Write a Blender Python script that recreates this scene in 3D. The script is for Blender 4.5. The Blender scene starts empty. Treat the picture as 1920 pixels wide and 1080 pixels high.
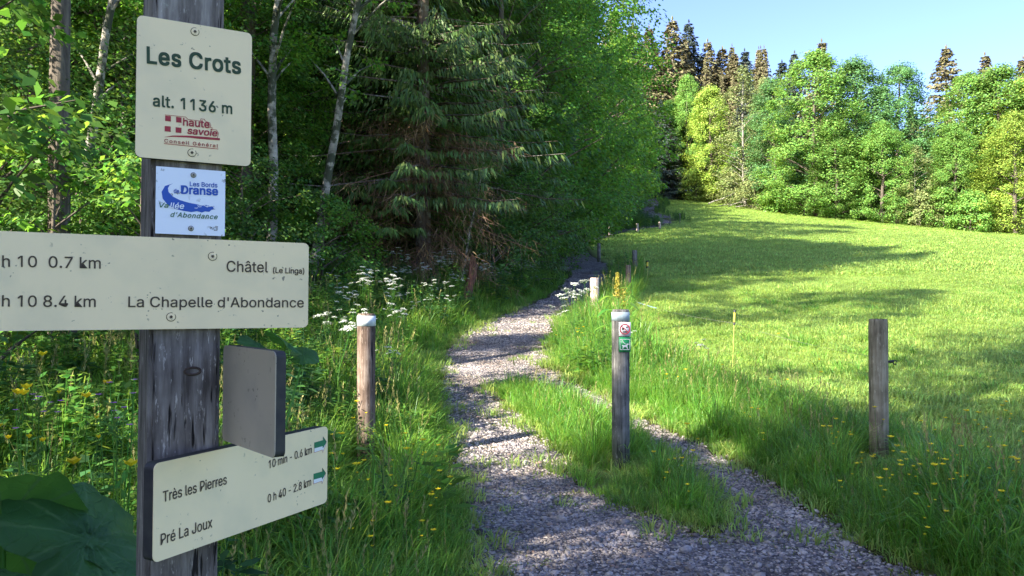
import bpy, math, random, os
import numpy as np
from mathutils import Matrix, Vector, Quaternion

random.seed(7)
RNG = np.random.default_rng(7)
R = math.radians
SC = bpy.context.scene
COL = SC.collection

# ------------------------------------------------------------------ camera
EYE = 1.55
F = 1500.0                      # focal length in photograph pixels (1920 wide)
PITCH = math.atan(20.0 / F)
cd = bpy.data.cameras.new('camera')
cam = bpy.data.objects.new('camera', cd)
COL.objects.link(cam)
cam.location = (0, 0, EYE)
cam.rotation_euler = (R(90) + PITCH, 0, 0)
cd.sensor_width = 36
cd.lens = F / 1920 * 36
cd.clip_start = 0.05
cd.clip_end = 2000
SC.camera = cam

# ------------------------------------------------------------------ light
SUN_EL = 33.0
SUN_AZ = Vector((-0.78, -0.62)).normalized()      # horizontal direction towards the sun
w = bpy.data.worlds.new('World')
SC.world = w
w.use_nodes = True
wn = w.node_tree
for n in list(wn.nodes):
    wn.nodes.remove(n)
sky = wn.nodes.new('ShaderNodeTexSky')
sky.sky_type = 'NISHITA'
sky.sun_disc = False
sky.sun_elevation = R(SUN_EL)
sky.sun_rotation = math.atan2(SUN_AZ.x, SUN_AZ.y)
sky.altitude = 1100
sky.air_density = 0.8
sky.dust_density = 2.5
sky.ozone_density = 4.0
bg = wn.nodes.new('ShaderNodeBackground')
bg.inputs[1].default_value = 0.12
wo = wn.nodes.new('ShaderNodeOutputWorld')
hs = wn.nodes.new('ShaderNodeHueSaturation'); hs.inputs['Saturation'].default_value = 1.02; hs.inputs['Hue'].default_value = .514
wn.links.new(sky.outputs[0], hs.inputs['Color']); wn.links.new(hs.outputs[0], bg.inputs[0])
wn.links.new(bg.outputs[0], wo.inputs[0])

sl = bpy.data.lights.new('sun', 'SUN')
sl.energy = 4.8
sl.angle = R(0.53)
sl.color = (1.0, 0.93, 0.80)
so = bpy.data.objects.new('sun', sl)
COL.objects.link(so)
SUN = Vector((SUN_AZ.x * math.cos(R(SUN_EL)), SUN_AZ.y * math.cos(R(SUN_EL)), math.sin(R(SUN_EL))))
so.rotation_euler = SUN.to_track_quat('Z', 'Y').to_euler()
so.location = (-30, -10, 40)

SC.view_settings.view_transform = 'Standard'
SC.view_settings.look = 'None'
SC.view_settings.gamma = 1
SC.view_settings.use_curve_mapping = False
SC.view_settings.exposure = 2.1
SC.render.engine = 'CYCLES'
SC.cycles.max_bounces = 7
SC.cycles.diffuse_bounces = 3
SC.cycles.transmission_bounces = 4
SC.cycles.glossy_bounces = 2
SC.cycles.transparent_max_bounces = 4
SC.cycles.use_denoising = True
SC.cycles.sample_clamp_indirect = 6

# ------------------------------------------------------------------ terrain functions
_ky = [-80, -20, 0, 4, 6.2, 11, 17, 22, 35, 50, 65, 80, 110, 130, 180, 320]
_kz = [-5, -1.2, 0, .15, .31, .82, 1.55, 2.15, 3.7, 5.55, 7.6, 10.0, 15.2, 19.0, 27, 36]
_ty = np.arange(-80, 321, .25)
_tz = np.interp(_ty, _ky, _kz)
_g = np.exp(-0.5 * (np.arange(-16, 17) / 6.0) ** 2); _g /= _g.sum()
_tz = np.convolve(np.pad(_tz, 16, mode='edge'), _g, mode='valid')
_tz -= np.interp(0, _ty, _tz)

def base_P(Y):
    return np.interp(Y, _ty, _tz)

def sstep(x, a, b):
    t = np.clip((np.asarray(x, float) - a) / (b - a), 0, 1)
    return t * t * (3 - 2 * t)

# left edge of the path, world
_ly = [-5, 1, 4.0, 6, 9, 11.5, 14, 17, 20, 24, 30, 40, 55, 70, 90, 110, 200]
_lx = [-.3, -.25, -.17, -.42, -.80, -.8, -.35, .55, 1.15, 1.6, 1.2, 1.6, 6, 11.5, 13.5, 18, 30]

def xl(Y):
    return np.interp(Y, _ly, _lx)

def ground(X, Y):
    X = np.asarray(X, float); Y = np.asarray(Y, float)
    z = base_P(Y)
    z = z - 0.066 * np.maximum(0, X - 18) * sstep(Y, 20, 80)
    d = xl(Y) - .25 - X
    z = z + .30 * sstep(d, 0, 2.5) * sstep(Y, 1.5, 6) + .05 * np.maximum(0, d - 3) * sstep(Y, 3, 12)
    z = z + .018 * np.sin(X * 1.7 + Y * .6) + .015 * np.sin(Y * 2.1 - X * .9) + .05 * np.sin(X * .31 + 1) * np.sin(Y * .23) * sstep(Y, 8, 20)
    return z

def g1(x, y):
    return float(ground(x, y))

CP, SP = math.cos(PITCH), math.sin(PITCH)

def ray(px, row):
    a = (px - 960) / F; b = (540 - row) / F
    return Vector((a, CP - b * SP, SP + b * CP))

def onground(px, row, guess=4.0, far=140.0):
    """first point of the ground seen along a pixel's ray"""
    d = ray(px, row)
    t = guess * .25
    prev = t
    while t < far:
        p = d * t
        if EYE + p.z < g1(p.x, p.y):
            lo, hi = prev, t
            for _ in range(24):
                m = (lo + hi) / 2
                q = d * m
                if EYE + q.z < g1(q.x, q.y): hi = m
                else: lo = m
            q = d * hi
            return q.x, q.y
        prev = t
        t *= 1.01
    p = d * far
    return p.x, p.y

def col(px, Y):
    return (px - 960) / F * Y

def vnoise(X, Y, s=1.0, seed=0.0):
    X = X / s; Y = Y / s
    return (np.sin(X * 1.9 + seed + 1.3 * np.sin(Y * 1.1 + seed)) + np.sin(Y * 2.3 - seed * 2 + 1.7 * np.sin(X * .8)) + np.sin((X + Y) * 1.37 + seed * 3)) / 3

# ------------------------------------------------------------------ path outline (world polygons)
def poly_px(pts):
    return np.array([onground(a, b) for a, b in pts])

PATH_OUT = poly_px([(905, 1300), (905, 1180), (900, 1080), (876, 960), (858, 890), (835, 770), (824, 700), (832, 660), (868, 628), (930, 598), (1000, 570), (1048, 545), (1068, 520), (1062, 497),
                    (1100, 497), (1135, 520), (1122, 545), (1078, 575), (1040, 606), (1022, 645), (1030, 690), (1085, 722), (1140, 750), (1200, 785), (1260, 812), (1330, 850),
                    (1390, 880), (1450, 915), (1560, 985), (1640, 1040), (1730, 1090), (1900, 1180), (2100, 1320)])
ISLAND = poly_px([(925, 725), (975, 722), (1040, 738), (1105, 765), (1180, 805), (1250, 850), (1320, 905), (1362, 960), (1372, 1000), (1330, 1008), (1270, 992), (1205, 968),
                  (1130, 952), (1085, 905), (1050, 860), (1010, 815), (965, 780), (935, 750)])
_far = []
for y in np.arange(23.5, 128, 3.0):
    cx = np.interp(y, [23, 25.5, 30, 40, 52, 60, 68, 75, 82, 95, 110, 128], [1.9, 2.2, 2.0, 2.6, 6.0, 9.5, 12.6, 13.6, 13.4, 16.6, 19.4, 21])
    _far.append((cx, y))
FARPATH = np.array([(x - 0.95, y) for x, y in _far] + [(x + .95, y) for x, y in reversed(_far)])

def inpoly(P, X, Y):
    X = np.asarray(X); Y = np.asarray(Y)
    c = np.zeros(X.shape, bool)
    n = len(P)
    j = n - 1
    for i in range(n):
        xi, yi = P[i]; xj, yj = P[j]
        if yi != yj:
            m = ((yi > Y) != (yj > Y)) & (X < (xj - xi) * (Y - yi) / (yj - yi) + xi)
            c ^= m
        j = i
    return c

def dseg(P, X, Y):
    d = np.full(X.shape, 1e9)
    n = len(P)
    for i in range(n):
        a = P[i]; b = P[(i + 1) % n]
        ab = b - a
        t = np.clip(((X - a[0]) * ab[0] + (Y - a[1]) * ab[1]) / max(1e-9, ab @ ab), 0, 1)
        d = np.minimum(d, np.hypot(X - a[0] - t * ab[0], Y - a[1] - t * ab[1]))
    return d

def path_sd(X, Y):
    """signed distance to gravel: negative on gravel"""
    X = np.asarray(X, float); Y = np.asarray(Y, float)
    s1 = dseg(PATH_OUT, X, Y) * np.where(inpoly(PATH_OUT, X, Y), -1, 1)
    s2 = dseg(ISLAND, X, Y) * np.where(inpoly(ISLAND, X, Y), 1, -1)
    s3 = dseg(FARPATH, X, Y) * np.where(inpoly(FARPATH, X, Y), -1, 1)
    return np.minimum(np.maximum(s1, s2), s3)

# ------------------------------------------------------------------ mesh builder
class MB:
    def __init__(s):
        s.v = []; s.q = []; s.m = []; s.n = 0
    def add(s, v, q, m=0):
        v = np.asarray(v, np.float32).reshape(-1, 3); q = np.asarray(q, np.int32).reshape(-1, 4)
        s.v.append(v); s.q.append(q + s.n); s.n += len(v)
        s.m.append(np.full(len(q), m, np.int32) if np.isscalar(m) else np.asarray(m, np.int32))
    def tube(s, pts, rad, sides=6, m=0, cap=True):
        pts = np.asarray(pts, float); n = len(pts)
        rad = np.broadcast_to(rad, (n,)).astype(float)
        T = np.gradient(pts, axis=0); T /= np.linalg.norm(T, axis=1, keepdims=True) + 1e-9
        up = np.array([0, 0, 1.0]) if abs(T[0][2]) < .9 else np.array([1.0, 0, 0])
        A = np.cross(T, up); A /= np.linalg.norm(A, axis=1, keepdims=True) + 1e-9
        B = np.cross(T, A)
        an = np.arange(sides) / sides * 2 * np.pi
        V = pts[:, None] + rad[:, None, None] * (A[:, None] * np.cos(an)[None, :, None] + B[:, None] * np.sin(an)[None, :, None])
        i = np.arange(n - 1)[:, None] * sides; k = np.arange(sides)[None]; k2 = (k + 1) % sides
        Q = np.stack([i + k, i + k2, i + sides + k2, i + sides + k], -1).reshape(-1, 4)
        V = V.reshape(-1, 3)
        if cap and rad[-1] > 1e-3:
            c = len(V); V = np.vstack([V, pts[-1:]])
            o = (n - 1) * sides
            kk = np.arange(0, sides - 1, 2)
            Q = np.vstack([Q, np.stack([o + kk, o + kk + 1, o + (kk + 2) % sides, np.full(len(kk), c)], -1)])
        s.add(V, Q, m)
    def kites(s, C, D, N, L, W, mid=.45, bow=0.0, m=0):
        """leaf-like four-cornered blades: base C, direction D, normal N"""
        C = np.asarray(C, float); D = np.asarray(D, float); N = np.asarray(N, float)
        n = len(C)
        L = np.broadcast_to(L, (n,))[:, None]; W = np.broadcast_to(W, (n,))[:, None]
        D = D / (np.linalg.norm(D, axis=1, keepdims=True) + 1e-9)
        S = np.cross(D, N); S /= np.linalg.norm(S, axis=1, keepdims=True) + 1e-9
        M = np.cross(S, D)
        a = C + D * L * mid + M * (bow * L)
        V = np.stack([C, a + S * W / 2, C + D * L, a - S * W / 2], 1).reshape(-1, 3)
        Q = np.arange(n * 4).reshape(-1, 4)
        s.add(V, Q, m)
    def box(s, x0, x1, y0, y1, z0, z1, m=0):
        V = [(x0, y0, z0), (x1, y0, z0), (x1, y1, z0), (x0, y1, z0), (x0, y0, z1), (x1, y0, z1), (x1, y1, z1), (x0, y1, z1)]
        Q = [(0, 3, 2, 1), (4, 5, 6, 7), (0, 1, 5, 4), (1, 2, 6, 5), (2, 3, 7, 6), (3, 0, 4, 7)]
        s.add(V, Q, m)
    def mesh(s, name, mats, smooth=False):
        V = np.concatenate(s.v); Q = np.concatenate(s.q); M = np.concatenate(s.m)
        me = bpy.data.meshes.new(name)
        me.vertices.add(len(V)); me.vertices.foreach_set('co', V.ravel())
        me.loops.add(Q.size); me.loops.foreach_set('vertex_index', Q.ravel())
        me.polygons.add(len(Q)); me.polygons.foreach_set('loop_start', np.arange(len(Q), dtype=np.int32) * 4)
        me.polygons.foreach_set('loop_total', np.full(len(Q), 4, np.int32))
        for m in mats: me.materials.append(m)
        me.polygons.foreach_set('material_index', M)
        if smooth: me.polygons.foreach_set('use_smooth', np.ones(len(Q), bool))
        me.update(calc_edges=True)
        if cap_needs_validate: me.validate()
        return me
cap_needs_validate = False

def mesh_poly(name, verts, faces, mats, fm=None, smooth=False):
    me = bpy.data.meshes.new(name)
    me.from_pydata([tuple(v) for v in verts], [], faces)
    for m in mats: me.materials.append(m)
    if fm: me.polygons.foreach_set('material_index', fm)
    if smooth: me.polygons.foreach_set('use_smooth', [True] * len(me.polygons))
    me.update()
    return me

def obj(name, me, parent=None, loc=None, rot=None, link=True):
    o = bpy.data.objects.new(name, me)
    if link: COL.objects.link(o)
    if parent: o.parent = parent
    if loc is not None: o.location = loc
    if rot is not None: o.rotation_euler = rot
    return o

def tag(o, label=None, cat=None, group=None, kind=None):
    if label: o['label'] = label
    if cat: o['category'] = cat
    if group: o['group'] = group
    if kind: o['kind'] = kind
    return o

def empty(name, loc, rotz=0, label=None, cat=None, group=None):
    o = bpy.data.objects.new(name, None)
    o.empty_display_size = .2
    COL.objects.link(o)
    o.location = loc; o.rotation_euler = (0, 0, rotz)
    return tag(o, label, cat, group)

def copy_tree(o, parent=None):
    c = o.copy(); COL.objects.link(c)
    if parent: c.parent = parent
    for ch in list(o.children): copy_tree(ch, c)
    return c

def unit(v):
    return v / (np.linalg.norm(v, axis=-1, keepdims=True) + 1e-9)

def rdir(n, rng=None):
    rng = rng or RNG
    return unit(rng.normal(size=(n, 3)))

# ------------------------------------------------------------------ materials
def new_mat(name):
    m = bpy.data.materials.new(name); m.use_nodes = True
    nt = m.node_tree
    for n in list(nt.nodes): nt.nodes.remove(n)
    out = nt.nodes.new('ShaderNodeOutputMaterial')
    return m, nt, out

def N(nt, t, **kw):
    n = nt.nodes.new('ShaderNode' + t)
    for k, v in kw.items():
        if k.startswith('i_'):
            n.inputs[k[2:].replace('_', ' ')].default_value = v
        else: setattr(n, k, v)
    return n

def ramp(nt, stops, interp='LINEAR'):
    n = nt.nodes.new('ShaderNodeValToRGB')
    cr = n.color_ramp; cr.interpolation = interp
    while len(cr.elements) < len(stops): cr.elements.new(.5)
    for e, (p, c) in zip(cr.elements, stops):
        e.position = p; e.color = c if len(c) == 4 else (*c, 1)
    return n

def leaf_mat(name, c, t, trans=.45, rough=.5, hue=.03, val=.5, spec=.3, patch=None):
    """c reflected colour, t transmitted colour; each leaf and each plant varies a little"""
    m, nt, out = new_mat(name)
    L = nt.links.new
    geo = N(nt, 'NewGeometry'); oi = N(nt, 'ObjectInfo')
    mr = N(nt, 'MapRange'); mr.inputs[3].default_value = 1 - val; mr.inputs[4].default_value = 1 + val
    L(geo.outputs['Random Per Island'], mr.inputs[0])
    mo = N(nt, 'MapRange'); mo.inputs[3].default_value = .82; mo.inputs[4].default_value = 1.18
    L(oi.outputs['Random'], mo.inputs[0])
    mu = N(nt, 'Math', operation='MULTIPLY'); L(mr.outputs[0], mu.inputs[0]); L(mo.outputs[0], mu.inputs[1])
    mh = N(nt, 'MapRange'); mh.inputs[3].default_value = .5 - hue; mh.inputs[4].default_value = .5 + hue
    ad = N(nt, 'Math', operation='ADD'); L(geo.outputs['Random Per Island'], ad.inputs[0]); L(oi.outputs['Random'], ad.inputs[1])
    mm = N(nt, 'Math', operation='MULTIPLY'); L(ad.outputs[0], mm.inputs[0]); mm.inputs[1].default_value = 3.7
    fr = N(nt, 'Math', operation='FRACT'); L(mm.outputs[0], fr.inputs[0]); L(fr.outputs[0], mh.inputs[0])
    outs = []
    for cc in (c, t):
        h = N(nt, 'HueSaturation'); h.inputs['Color'].default_value = (*cc, 1)
        L(mh.outputs[0], h.inputs['Hue']); L(mu.outputs[0], h.inputs['Value'])
        outs.append(h)
    p = N(nt, 'BsdfPrincipled'); p.inputs['Roughness'].default_value = rough; p.inputs['Specular IOR Level'].default_value = spec
    L(outs[0].outputs[0], p.inputs['Base Color'])
    tr = N(nt, 'BsdfTranslucent'); L(outs[1].outputs[0], tr.inputs['Color'])
    mx = N(nt, 'MixShader'); mx.inputs[0].default_value = trans
    L(p.outputs[0], mx.inputs[1]); L(tr.outputs[0], mx.inputs[2]); L(mx.outputs[0], out.inputs[0])
    return m

def plain(name, c, rough=.6, spec=.4, noise=None, metallic=0.0, bump=0.0, scale=20):
    m, nt, out = new_mat(name)
    p = N(nt, 'BsdfPrincipled'); p.inputs['Roughness'].default_value = rough; p.inputs['Specular IOR Level'].default_value = spec
    p.inputs['Base Color'].default_value = (*c, 1); p.inputs['Metallic'].default_value = metallic
    if noise:
        tc = N(nt, 'TexCoord'); no = N(nt, 'TexNoise'); no.inputs['Scale'].default_value = scale; no.inputs['Detail'].default_value = 6
        nt.links.new(tc.outputs['Object'], no.inputs['Vector'])
        rp = ramp(nt, [(.3, c), (.7, noise)]); nt.links.new(no.outputs[0], rp.inputs[0]); nt.links.new(rp.outputs[0], p.inputs['Base Color'])
        if bump:
            b = N(nt, 'Bump'); b.inputs['Strength'].default_value = bump; b.inputs['Distance'].default_value = .01
            nt.links.new(no.outputs[0], b.inputs['Height']); nt.links.new(b.outputs[0], p.inputs['Normal'])
    nt.links.new(p.outputs[0], out.inputs[0])
    return m

def bark_mat(name, a, b, patch=None, sc=(14, 14, 2.5), patch_at=.56):
    m, nt, out = new_mat(name); L = nt.links.new
    tc = N(nt, 'TexCoord'); mp = N(nt, 'Mapping'); mp.inputs['Scale'].default_value = sc
    L(tc.outputs['Object'], mp.inputs[0])
    no = N(nt, 'TexNoise'); no.inputs['Scale'].default_value = 1; no.inputs['Detail'].default_value = 7; no.inputs['Roughness'].default_value = .7
    L(mp.outputs[0], no.inputs['Vector'])
    rp = ramp(nt, [(.32, a), (.68, b)]); L(no.outputs[0], rp.inputs[0])
    last = rp.outputs[0]
    if patch:
        n2 = N(nt, 'TexNoise'); n2.inputs['Scale'].default_value = 5; n2.inputs['Detail'].default_value = 5; n2.inputs['Roughness'].default_value = .65
        L(tc.outputs['Object'], n2.inputs['Vector'])
        r2 = ramp(nt, [(patch_at - .04, (0, 0, 0)), (patch_at + .03, (1, 1, 1))]); L(n2.outputs[0], r2.inputs[0])
        mx = N(nt, 'MixRGB'); L(r2.outputs[0], mx.inputs[0]); L(last, mx.inputs[1]); mx.inputs[2].default_value = (*patch, 1)
        last = mx.outputs[0]
    p = N(nt, 'BsdfPrincipled'); p.inputs['Roughness'].default_value = .85; p.inputs['Specular IOR Level'].default_value = .2
    L(last, p.inputs['Base Color'])
    bu = N(nt, 'Bump'); bu.inputs['Strength'].default_value = .8; bu.inputs['Distance'].default_value = .02
    L(no.outputs[0], bu.inputs['Height']); L(bu.outputs[0], p.inputs['Normal'])
    L(p.outputs[0], out.inputs[0])
    return m

M = {}
M['leaf'] = leaf_mat('leaf_green', (.08, .18, .03), (.26, .48, .05), .42)
M['leaf_light'] = leaf_mat('leaf_light_green', (.075, .17, .022), (.24, .44, .04), .45, hue=.025)
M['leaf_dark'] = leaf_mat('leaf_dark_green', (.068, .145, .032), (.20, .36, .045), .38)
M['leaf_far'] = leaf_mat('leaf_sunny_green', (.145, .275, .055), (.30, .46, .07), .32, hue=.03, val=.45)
M['leaf_far_cool'] = leaf_mat('leaf_cool_green', (.12, .26, .09), (.24, .42, .10), .32, hue=.02, val=.45)
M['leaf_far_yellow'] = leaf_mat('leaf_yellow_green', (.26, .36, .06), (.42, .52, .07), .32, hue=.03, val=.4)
M['leaf_olive'] = leaf_mat('leaf_olive', (.21, .25, .09), (.30, .34, .10), .3, hue=.03, val=.45)
M['needle'] = leaf_mat('needle_green', (.105, .175, .045), (.20, .29, .06), .22, hue=.03, val=.5)
M['needle_brown'] = leaf_mat('needle_olive_brown', (.18, .165, .08), (.16, .14, .05), .2, hue=.04, val=.45)
M['needle_dark'] = leaf_mat('needle_blue_dark', (.065, .09, .07), (.04, .07, .04), .2, hue=.03, val=.4)
M['dead'] = leaf_mat('dead_twig', (.20, .125, .065), (.12, .07, .03), .1, hue=.03, val=.5)
M['grass_fresh'] = leaf_mat('fresh_blade', (.13, .28, .045), (.40, .66, .08), .48, hue=.02, val=.35, rough=.42)
M['grass'] = leaf_mat('grass_blade', (.11, .235, .04), (.38, .60, .08), .45, hue=.03, val=.4, rough=.42)
M['grass_meadow'] = leaf_mat('meadow_blade', (.26, .365, .095), (.60, .75, .17), .5, hue=.03, val=.35, rough=.45)
M['grass_dry'] = leaf_mat('seed_straw', (.32, .30, .11), (.4, .38, .12), .35, hue=.02, val=.3)
M['moss'] = leaf_mat('low_moss_grass', (.15, .20, .03), (.34, .42, .05), .4, hue=.04, val=.35)
M['herb'] = leaf_mat('herb_leaf', (.09, .20, .035), (.30, .50, .07), .42, hue=.03, val=.45)
M['herb_blue'] = leaf_mat('herb_cool_leaf', (.045, .12, .04), (.13, .28, .07), .38, hue=.02, val=.4)
M['big_leaf'] = leaf_mat('butterbur_leaf', (.045, .13, .035), (.15, .34, .04), .35, hue=.01, val=.15, rough=.5)
def leaf_veins(m):
    nt = m.node_tree; L = nt.links.new
    tc = N(nt, 'TexCoord'); vo = N(nt, 'TexVoronoi'); vo.feature = 'DISTANCE_TO_EDGE'; vo.inputs['Scale'].default_value = 26
    no = N(nt, 'TexNoise'); no.inputs['Scale'].default_value = 9; no.inputs['Detail'].default_value = 6
    mx = N(nt, 'MixRGB'); mx.inputs[0].default_value = .12; L(tc.outputs['Object'], mx.inputs[1]); L(no.outputs['Color'], mx.inputs[2]); L(tc.outputs['Object'], no.inputs['Vector'])
    L(mx.outputs[0], vo.inputs['Vector'])
    r = ramp(nt, [(0, (0, 0, 0)), (.12, (1, 1, 1))]); L(vo.outputs['Distance'], r.inputs[0])
    ad = N(nt, 'Math', operation='MULTIPLY_ADD'); L(r.outputs[0], ad.inputs[0]); ad.inputs[1].default_value = .5; L(no.outputs[0], ad.inputs[2])
    b = N(nt, 'Bump'); b.inputs['Strength'].default_value = .5; b.inputs['Distance'].default_value = .004; L(ad.outputs[0], b.inputs['Height'])
    gr = N(nt, 'TexGradient', gradient_type='RADIAL'); L(tc.outputs['Object'], gr.inputs[0])
    k1 = N(nt, 'Math', operation='MULTIPLY_ADD'); L(gr.outputs[1], k1.inputs[0]); k1.inputs[1].default_value = 13
    k0 = N(nt, 'Math', operation='MULTIPLY'); L(no.outputs[0], k0.inputs[0]); k0.inputs[1].default_value = .5; L(k0.outputs[0], k1.inputs[2])
    k2 = N(nt, 'Math', operation='PINGPONG'); L(k1.outputs[0], k2.inputs[0]); k2.inputs[1].default_value = .5
    kr = ramp(nt, [(.03, (1, 1, 1)), (.075, (0, 0, 0))]); L(k2.outputs[0], kr.inputs[0])
    for nn in list(nt.nodes):
        if nn.bl_idname == 'ShaderNodeHueSaturation':
            tgt = [l.to_socket for l in nn.outputs[0].links]
            mv = N(nt, 'MixRGB'); L(kr.outputs[0], mv.inputs[0]); L(nn.outputs[0], mv.inputs[1]); mv.inputs[2].default_value = (.085, .19, .055, 1)
            m9 = N(nt, 'MixRGB', blend_type='MULTIPLY'); m9.inputs[0].default_value = .7; L(mv.outputs[0], m9.inputs[1])
            r9 = ramp(nt, [(.3, (.55, .6, .5)), (.7, (1.2, 1.15, 1.1))]); L(no.outputs[0], r9.inputs[0]); L(r9.outputs[0], m9.inputs[2])
            for t_ in tgt: L(m9.outputs[0], t_)
    for n in nt.nodes:
        if n.bl_idname in ('ShaderNodeBsdfPrincipled', 'ShaderNodeBsdfTranslucent'): L(b.outputs[0], n.inputs['Normal'])
leaf_veins(M['big_leaf'])
M['white_flower'] = leaf_mat('white_petal', (.72, .73, .66), (.6, .62, .5), .25, hue=0.0, val=.12)
M['pink_flower'] = leaf_mat('pink_petal', (.62, .16, .62), (.6, .2, .6), .3, hue=.02, val=.2)
M['yellow_flower'] = leaf_mat('yellow_petal', (.9, .68, .02), (.8, .6, .02), .25, hue=.01, val=.1)
M['dock_spike'] = leaf_mat('dock_seed', (.42, .36, .06), (.45, .4, .06), .3, hue=.03, val=.3)
M['bark'] = bark_mat('bark_grey_brown', (.045, .035, .028), (.17, .14, .11))
M['bark_spruce'] = bark_mat('bark_spruce', (.05, .033, .025), (.20, .15, .12), (.22, .21, .19))
M['bark_birch'] = bark_mat('bark_birch', (.10, .09, .075), (.42, .38, .33), (.05, .055, .035), sc=(5, 5, 9), patch_at=.5)
M['bark_pale'] = bark_mat('bark_pale', (.10, .09, .075), (.42, .38, .33), (.05, .065, .03), patch_at=.54)

# ground, with its own colours for meadow and forest floor
def ground_mat():
    m, nt, out = new_mat('ground'); L = nt.links.new
    tc = N(nt, 'TexCoord')
    at = N(nt, 'Attribute'); at.attribute_name = 'floor'
    def noise(s, d=5, r=.6):
        n = N(nt, 'TexNoise'); n.inputs['Scale'].default_value = s; n.inputs['Detail'].default_value = d; n.inputs['Roughness'].default_value = r
        L(tc.outputs['Object'], n.inputs['Vector']); return n
    n1 = noise(.16, 6); n2 = noise(3.5, 8, .75); n3 = noise(26, 6, .7)
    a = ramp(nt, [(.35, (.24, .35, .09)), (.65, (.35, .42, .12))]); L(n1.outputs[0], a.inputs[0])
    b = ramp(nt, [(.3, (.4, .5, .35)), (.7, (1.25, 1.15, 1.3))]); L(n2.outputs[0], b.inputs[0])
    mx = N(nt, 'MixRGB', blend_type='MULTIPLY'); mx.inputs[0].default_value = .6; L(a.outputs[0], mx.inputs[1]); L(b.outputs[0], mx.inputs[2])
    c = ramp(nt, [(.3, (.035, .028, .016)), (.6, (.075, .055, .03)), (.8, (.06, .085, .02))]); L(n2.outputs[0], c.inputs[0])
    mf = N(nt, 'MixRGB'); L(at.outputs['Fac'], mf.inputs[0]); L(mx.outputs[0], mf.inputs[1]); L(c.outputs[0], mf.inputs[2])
    p = N(nt, 'BsdfPrincipled'); p.inputs['Roughness'].default_value = .9; p.inputs['Specular IOR Level'].default_value = .1
    L(mf.outputs[0], p.inputs['Base Color'])
    bu = N(nt, 'Bump'); bu.inputs['Strength'].default_value = 1; bu.inputs['Distance'].default_value = .06
    ad = N(nt, 'Math', operation='ADD'); L(n2.outputs[0], ad.inputs[0]); L(n3.outputs[0], ad.inputs[1])
    L(ad.outputs[0], bu.inputs['Height']); L(bu.outputs[0], p.inputs['Normal'])
    L(p.outputs[0], out.inputs[0])
    return m

def gravel_mat():
    m, nt, out = new_mat('gravel_bed'); L = nt.links.new
    tc = N(nt, 'TexCoord')
    vo = N(nt, 'TexVoronoi'); vo.inputs['Scale'].default_value = 55; L(tc.outputs['Object'], vo.inputs['Vector'])
    vd = N(nt, 'TexVoronoi'); vd.inputs['Scale'].default_value = 22; L(tc.outputs['Object'], vd.inputs['Vector'])
    no = N(nt, 'TexNoise'); no.inputs['Scale'].default_value = 2.2; no.inputs['Detail'].default_value = 6; L(tc.outputs['Object'], no.inputs['Vector'])
    sep = N(nt, 'SeparateColor'); L(vo.outputs['Color'], sep.inputs[0])
    cr = ramp(nt, [(0, (.08, .075, .08)), (.5, (.20, .185, .19)), (.85, (.4, .37, .36)), (1, (.58, .53, .5))]); L(sep.outputs[0], cr.inputs[0])
    dr = ramp(nt, [(.38, (.5, .42, .34)), (.65, (1.0, .96, .92))]); L(no.outputs[0], dr.inputs[0])
    mx = N(nt, 'MixRGB', blend_type='MULTIPLY'); mx.inputs[0].default_value = .8; L(cr.outputs[0], mx.inputs[1]); L(dr.outputs[0], mx.inputs[2])
    p = N(nt, 'BsdfPrincipled'); p.inputs['Roughness'].default_value = .8; p.inputs['Specular IOR Level'].default_value = .3
    L(mx.outputs[0], p.inputs['Base Color'])
    ad = N(nt, 'Math', operation='ADD'); L(vo.outputs['Distance'], ad.inputs[0]); L(vd.outputs['Distance'], ad.inputs[1])
    bu = N(nt, 'Bump'); bu.invert = True; bu.inputs['Strength'].default_value = 1; bu.inputs['Distance'].default_value = .02
    L(ad.outputs[0], bu.inputs['Height']); L(bu.outputs[0], p.inputs['Normal'])
    L(p.outputs[0], out.inputs[0])
    return m

def stone_mat():
    m, nt, out = new_mat('stone'); L = nt.links.new
    oi = N(nt, 'ObjectInfo'); tc = N(nt, 'TexCoord'); geo = N(nt, 'NewGeometry')
    cr = ramp(nt, [(0, (.09, .085, .10)), (.3, (.22, .205, .22)), (.55, (.36, .335, .335)), (.8, (.46, .41, .385)), (.93, (.50, .47, .45)), (1, (.36, .25, .21))])
    L(oi.outputs['Random'], cr.inputs[0])
    no = N(nt, 'TexNoise'); no.inputs['Scale'].default_value = 3; no.inputs['Detail'].default_value = 8; L(tc.outputs['Object'], no.inputs['Vector'])
    nr = ramp(nt, [(.3, (.65, .65, .66)), (.7, (1.2, 1.18, 1.15))]); L(no.outputs[0], nr.inputs[0])
    mx = N(nt, 'MixRGB', blend_type='MULTIPLY'); mx.inputs[0].default_value = .8; L(cr.outputs[0], mx.inputs[1]); L(nr.outputs[0], mx.inputs[2])
    nw = N(nt, 'TexNoise'); nw.inputs['Scale'].default_value = 1.6; nw.inputs['Detail'].default_value = 6; nw.inputs['Roughness'].default_value = .7; L(geo.outputs['Position'], nw.inputs['Vector'])
    dw = ramp(nt, [(.38, (.50, .44, .38)), (.5, (.85, .82, .78)), (.66, (1.12, 1.08, 1.04))]); L(nw.outputs[0], dw.inputs[0])
    m7 = N(nt, 'MixRGB', blend_type='MULTIPLY'); m7.inputs[0].default_value = 1; L(mx.outputs[0], m7.inputs[1]); L(dw.outputs[0], m7.inputs[2])
    p = N(nt, 'BsdfPrincipled'); p.inputs['Roughness'].default_value = .7; p.inputs['Specular IOR Level'].default_value = .35
    L(m7.outputs[0], p.inputs['Base Color']); L(p.outputs[0], out.inputs[0])
    return m

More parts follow.
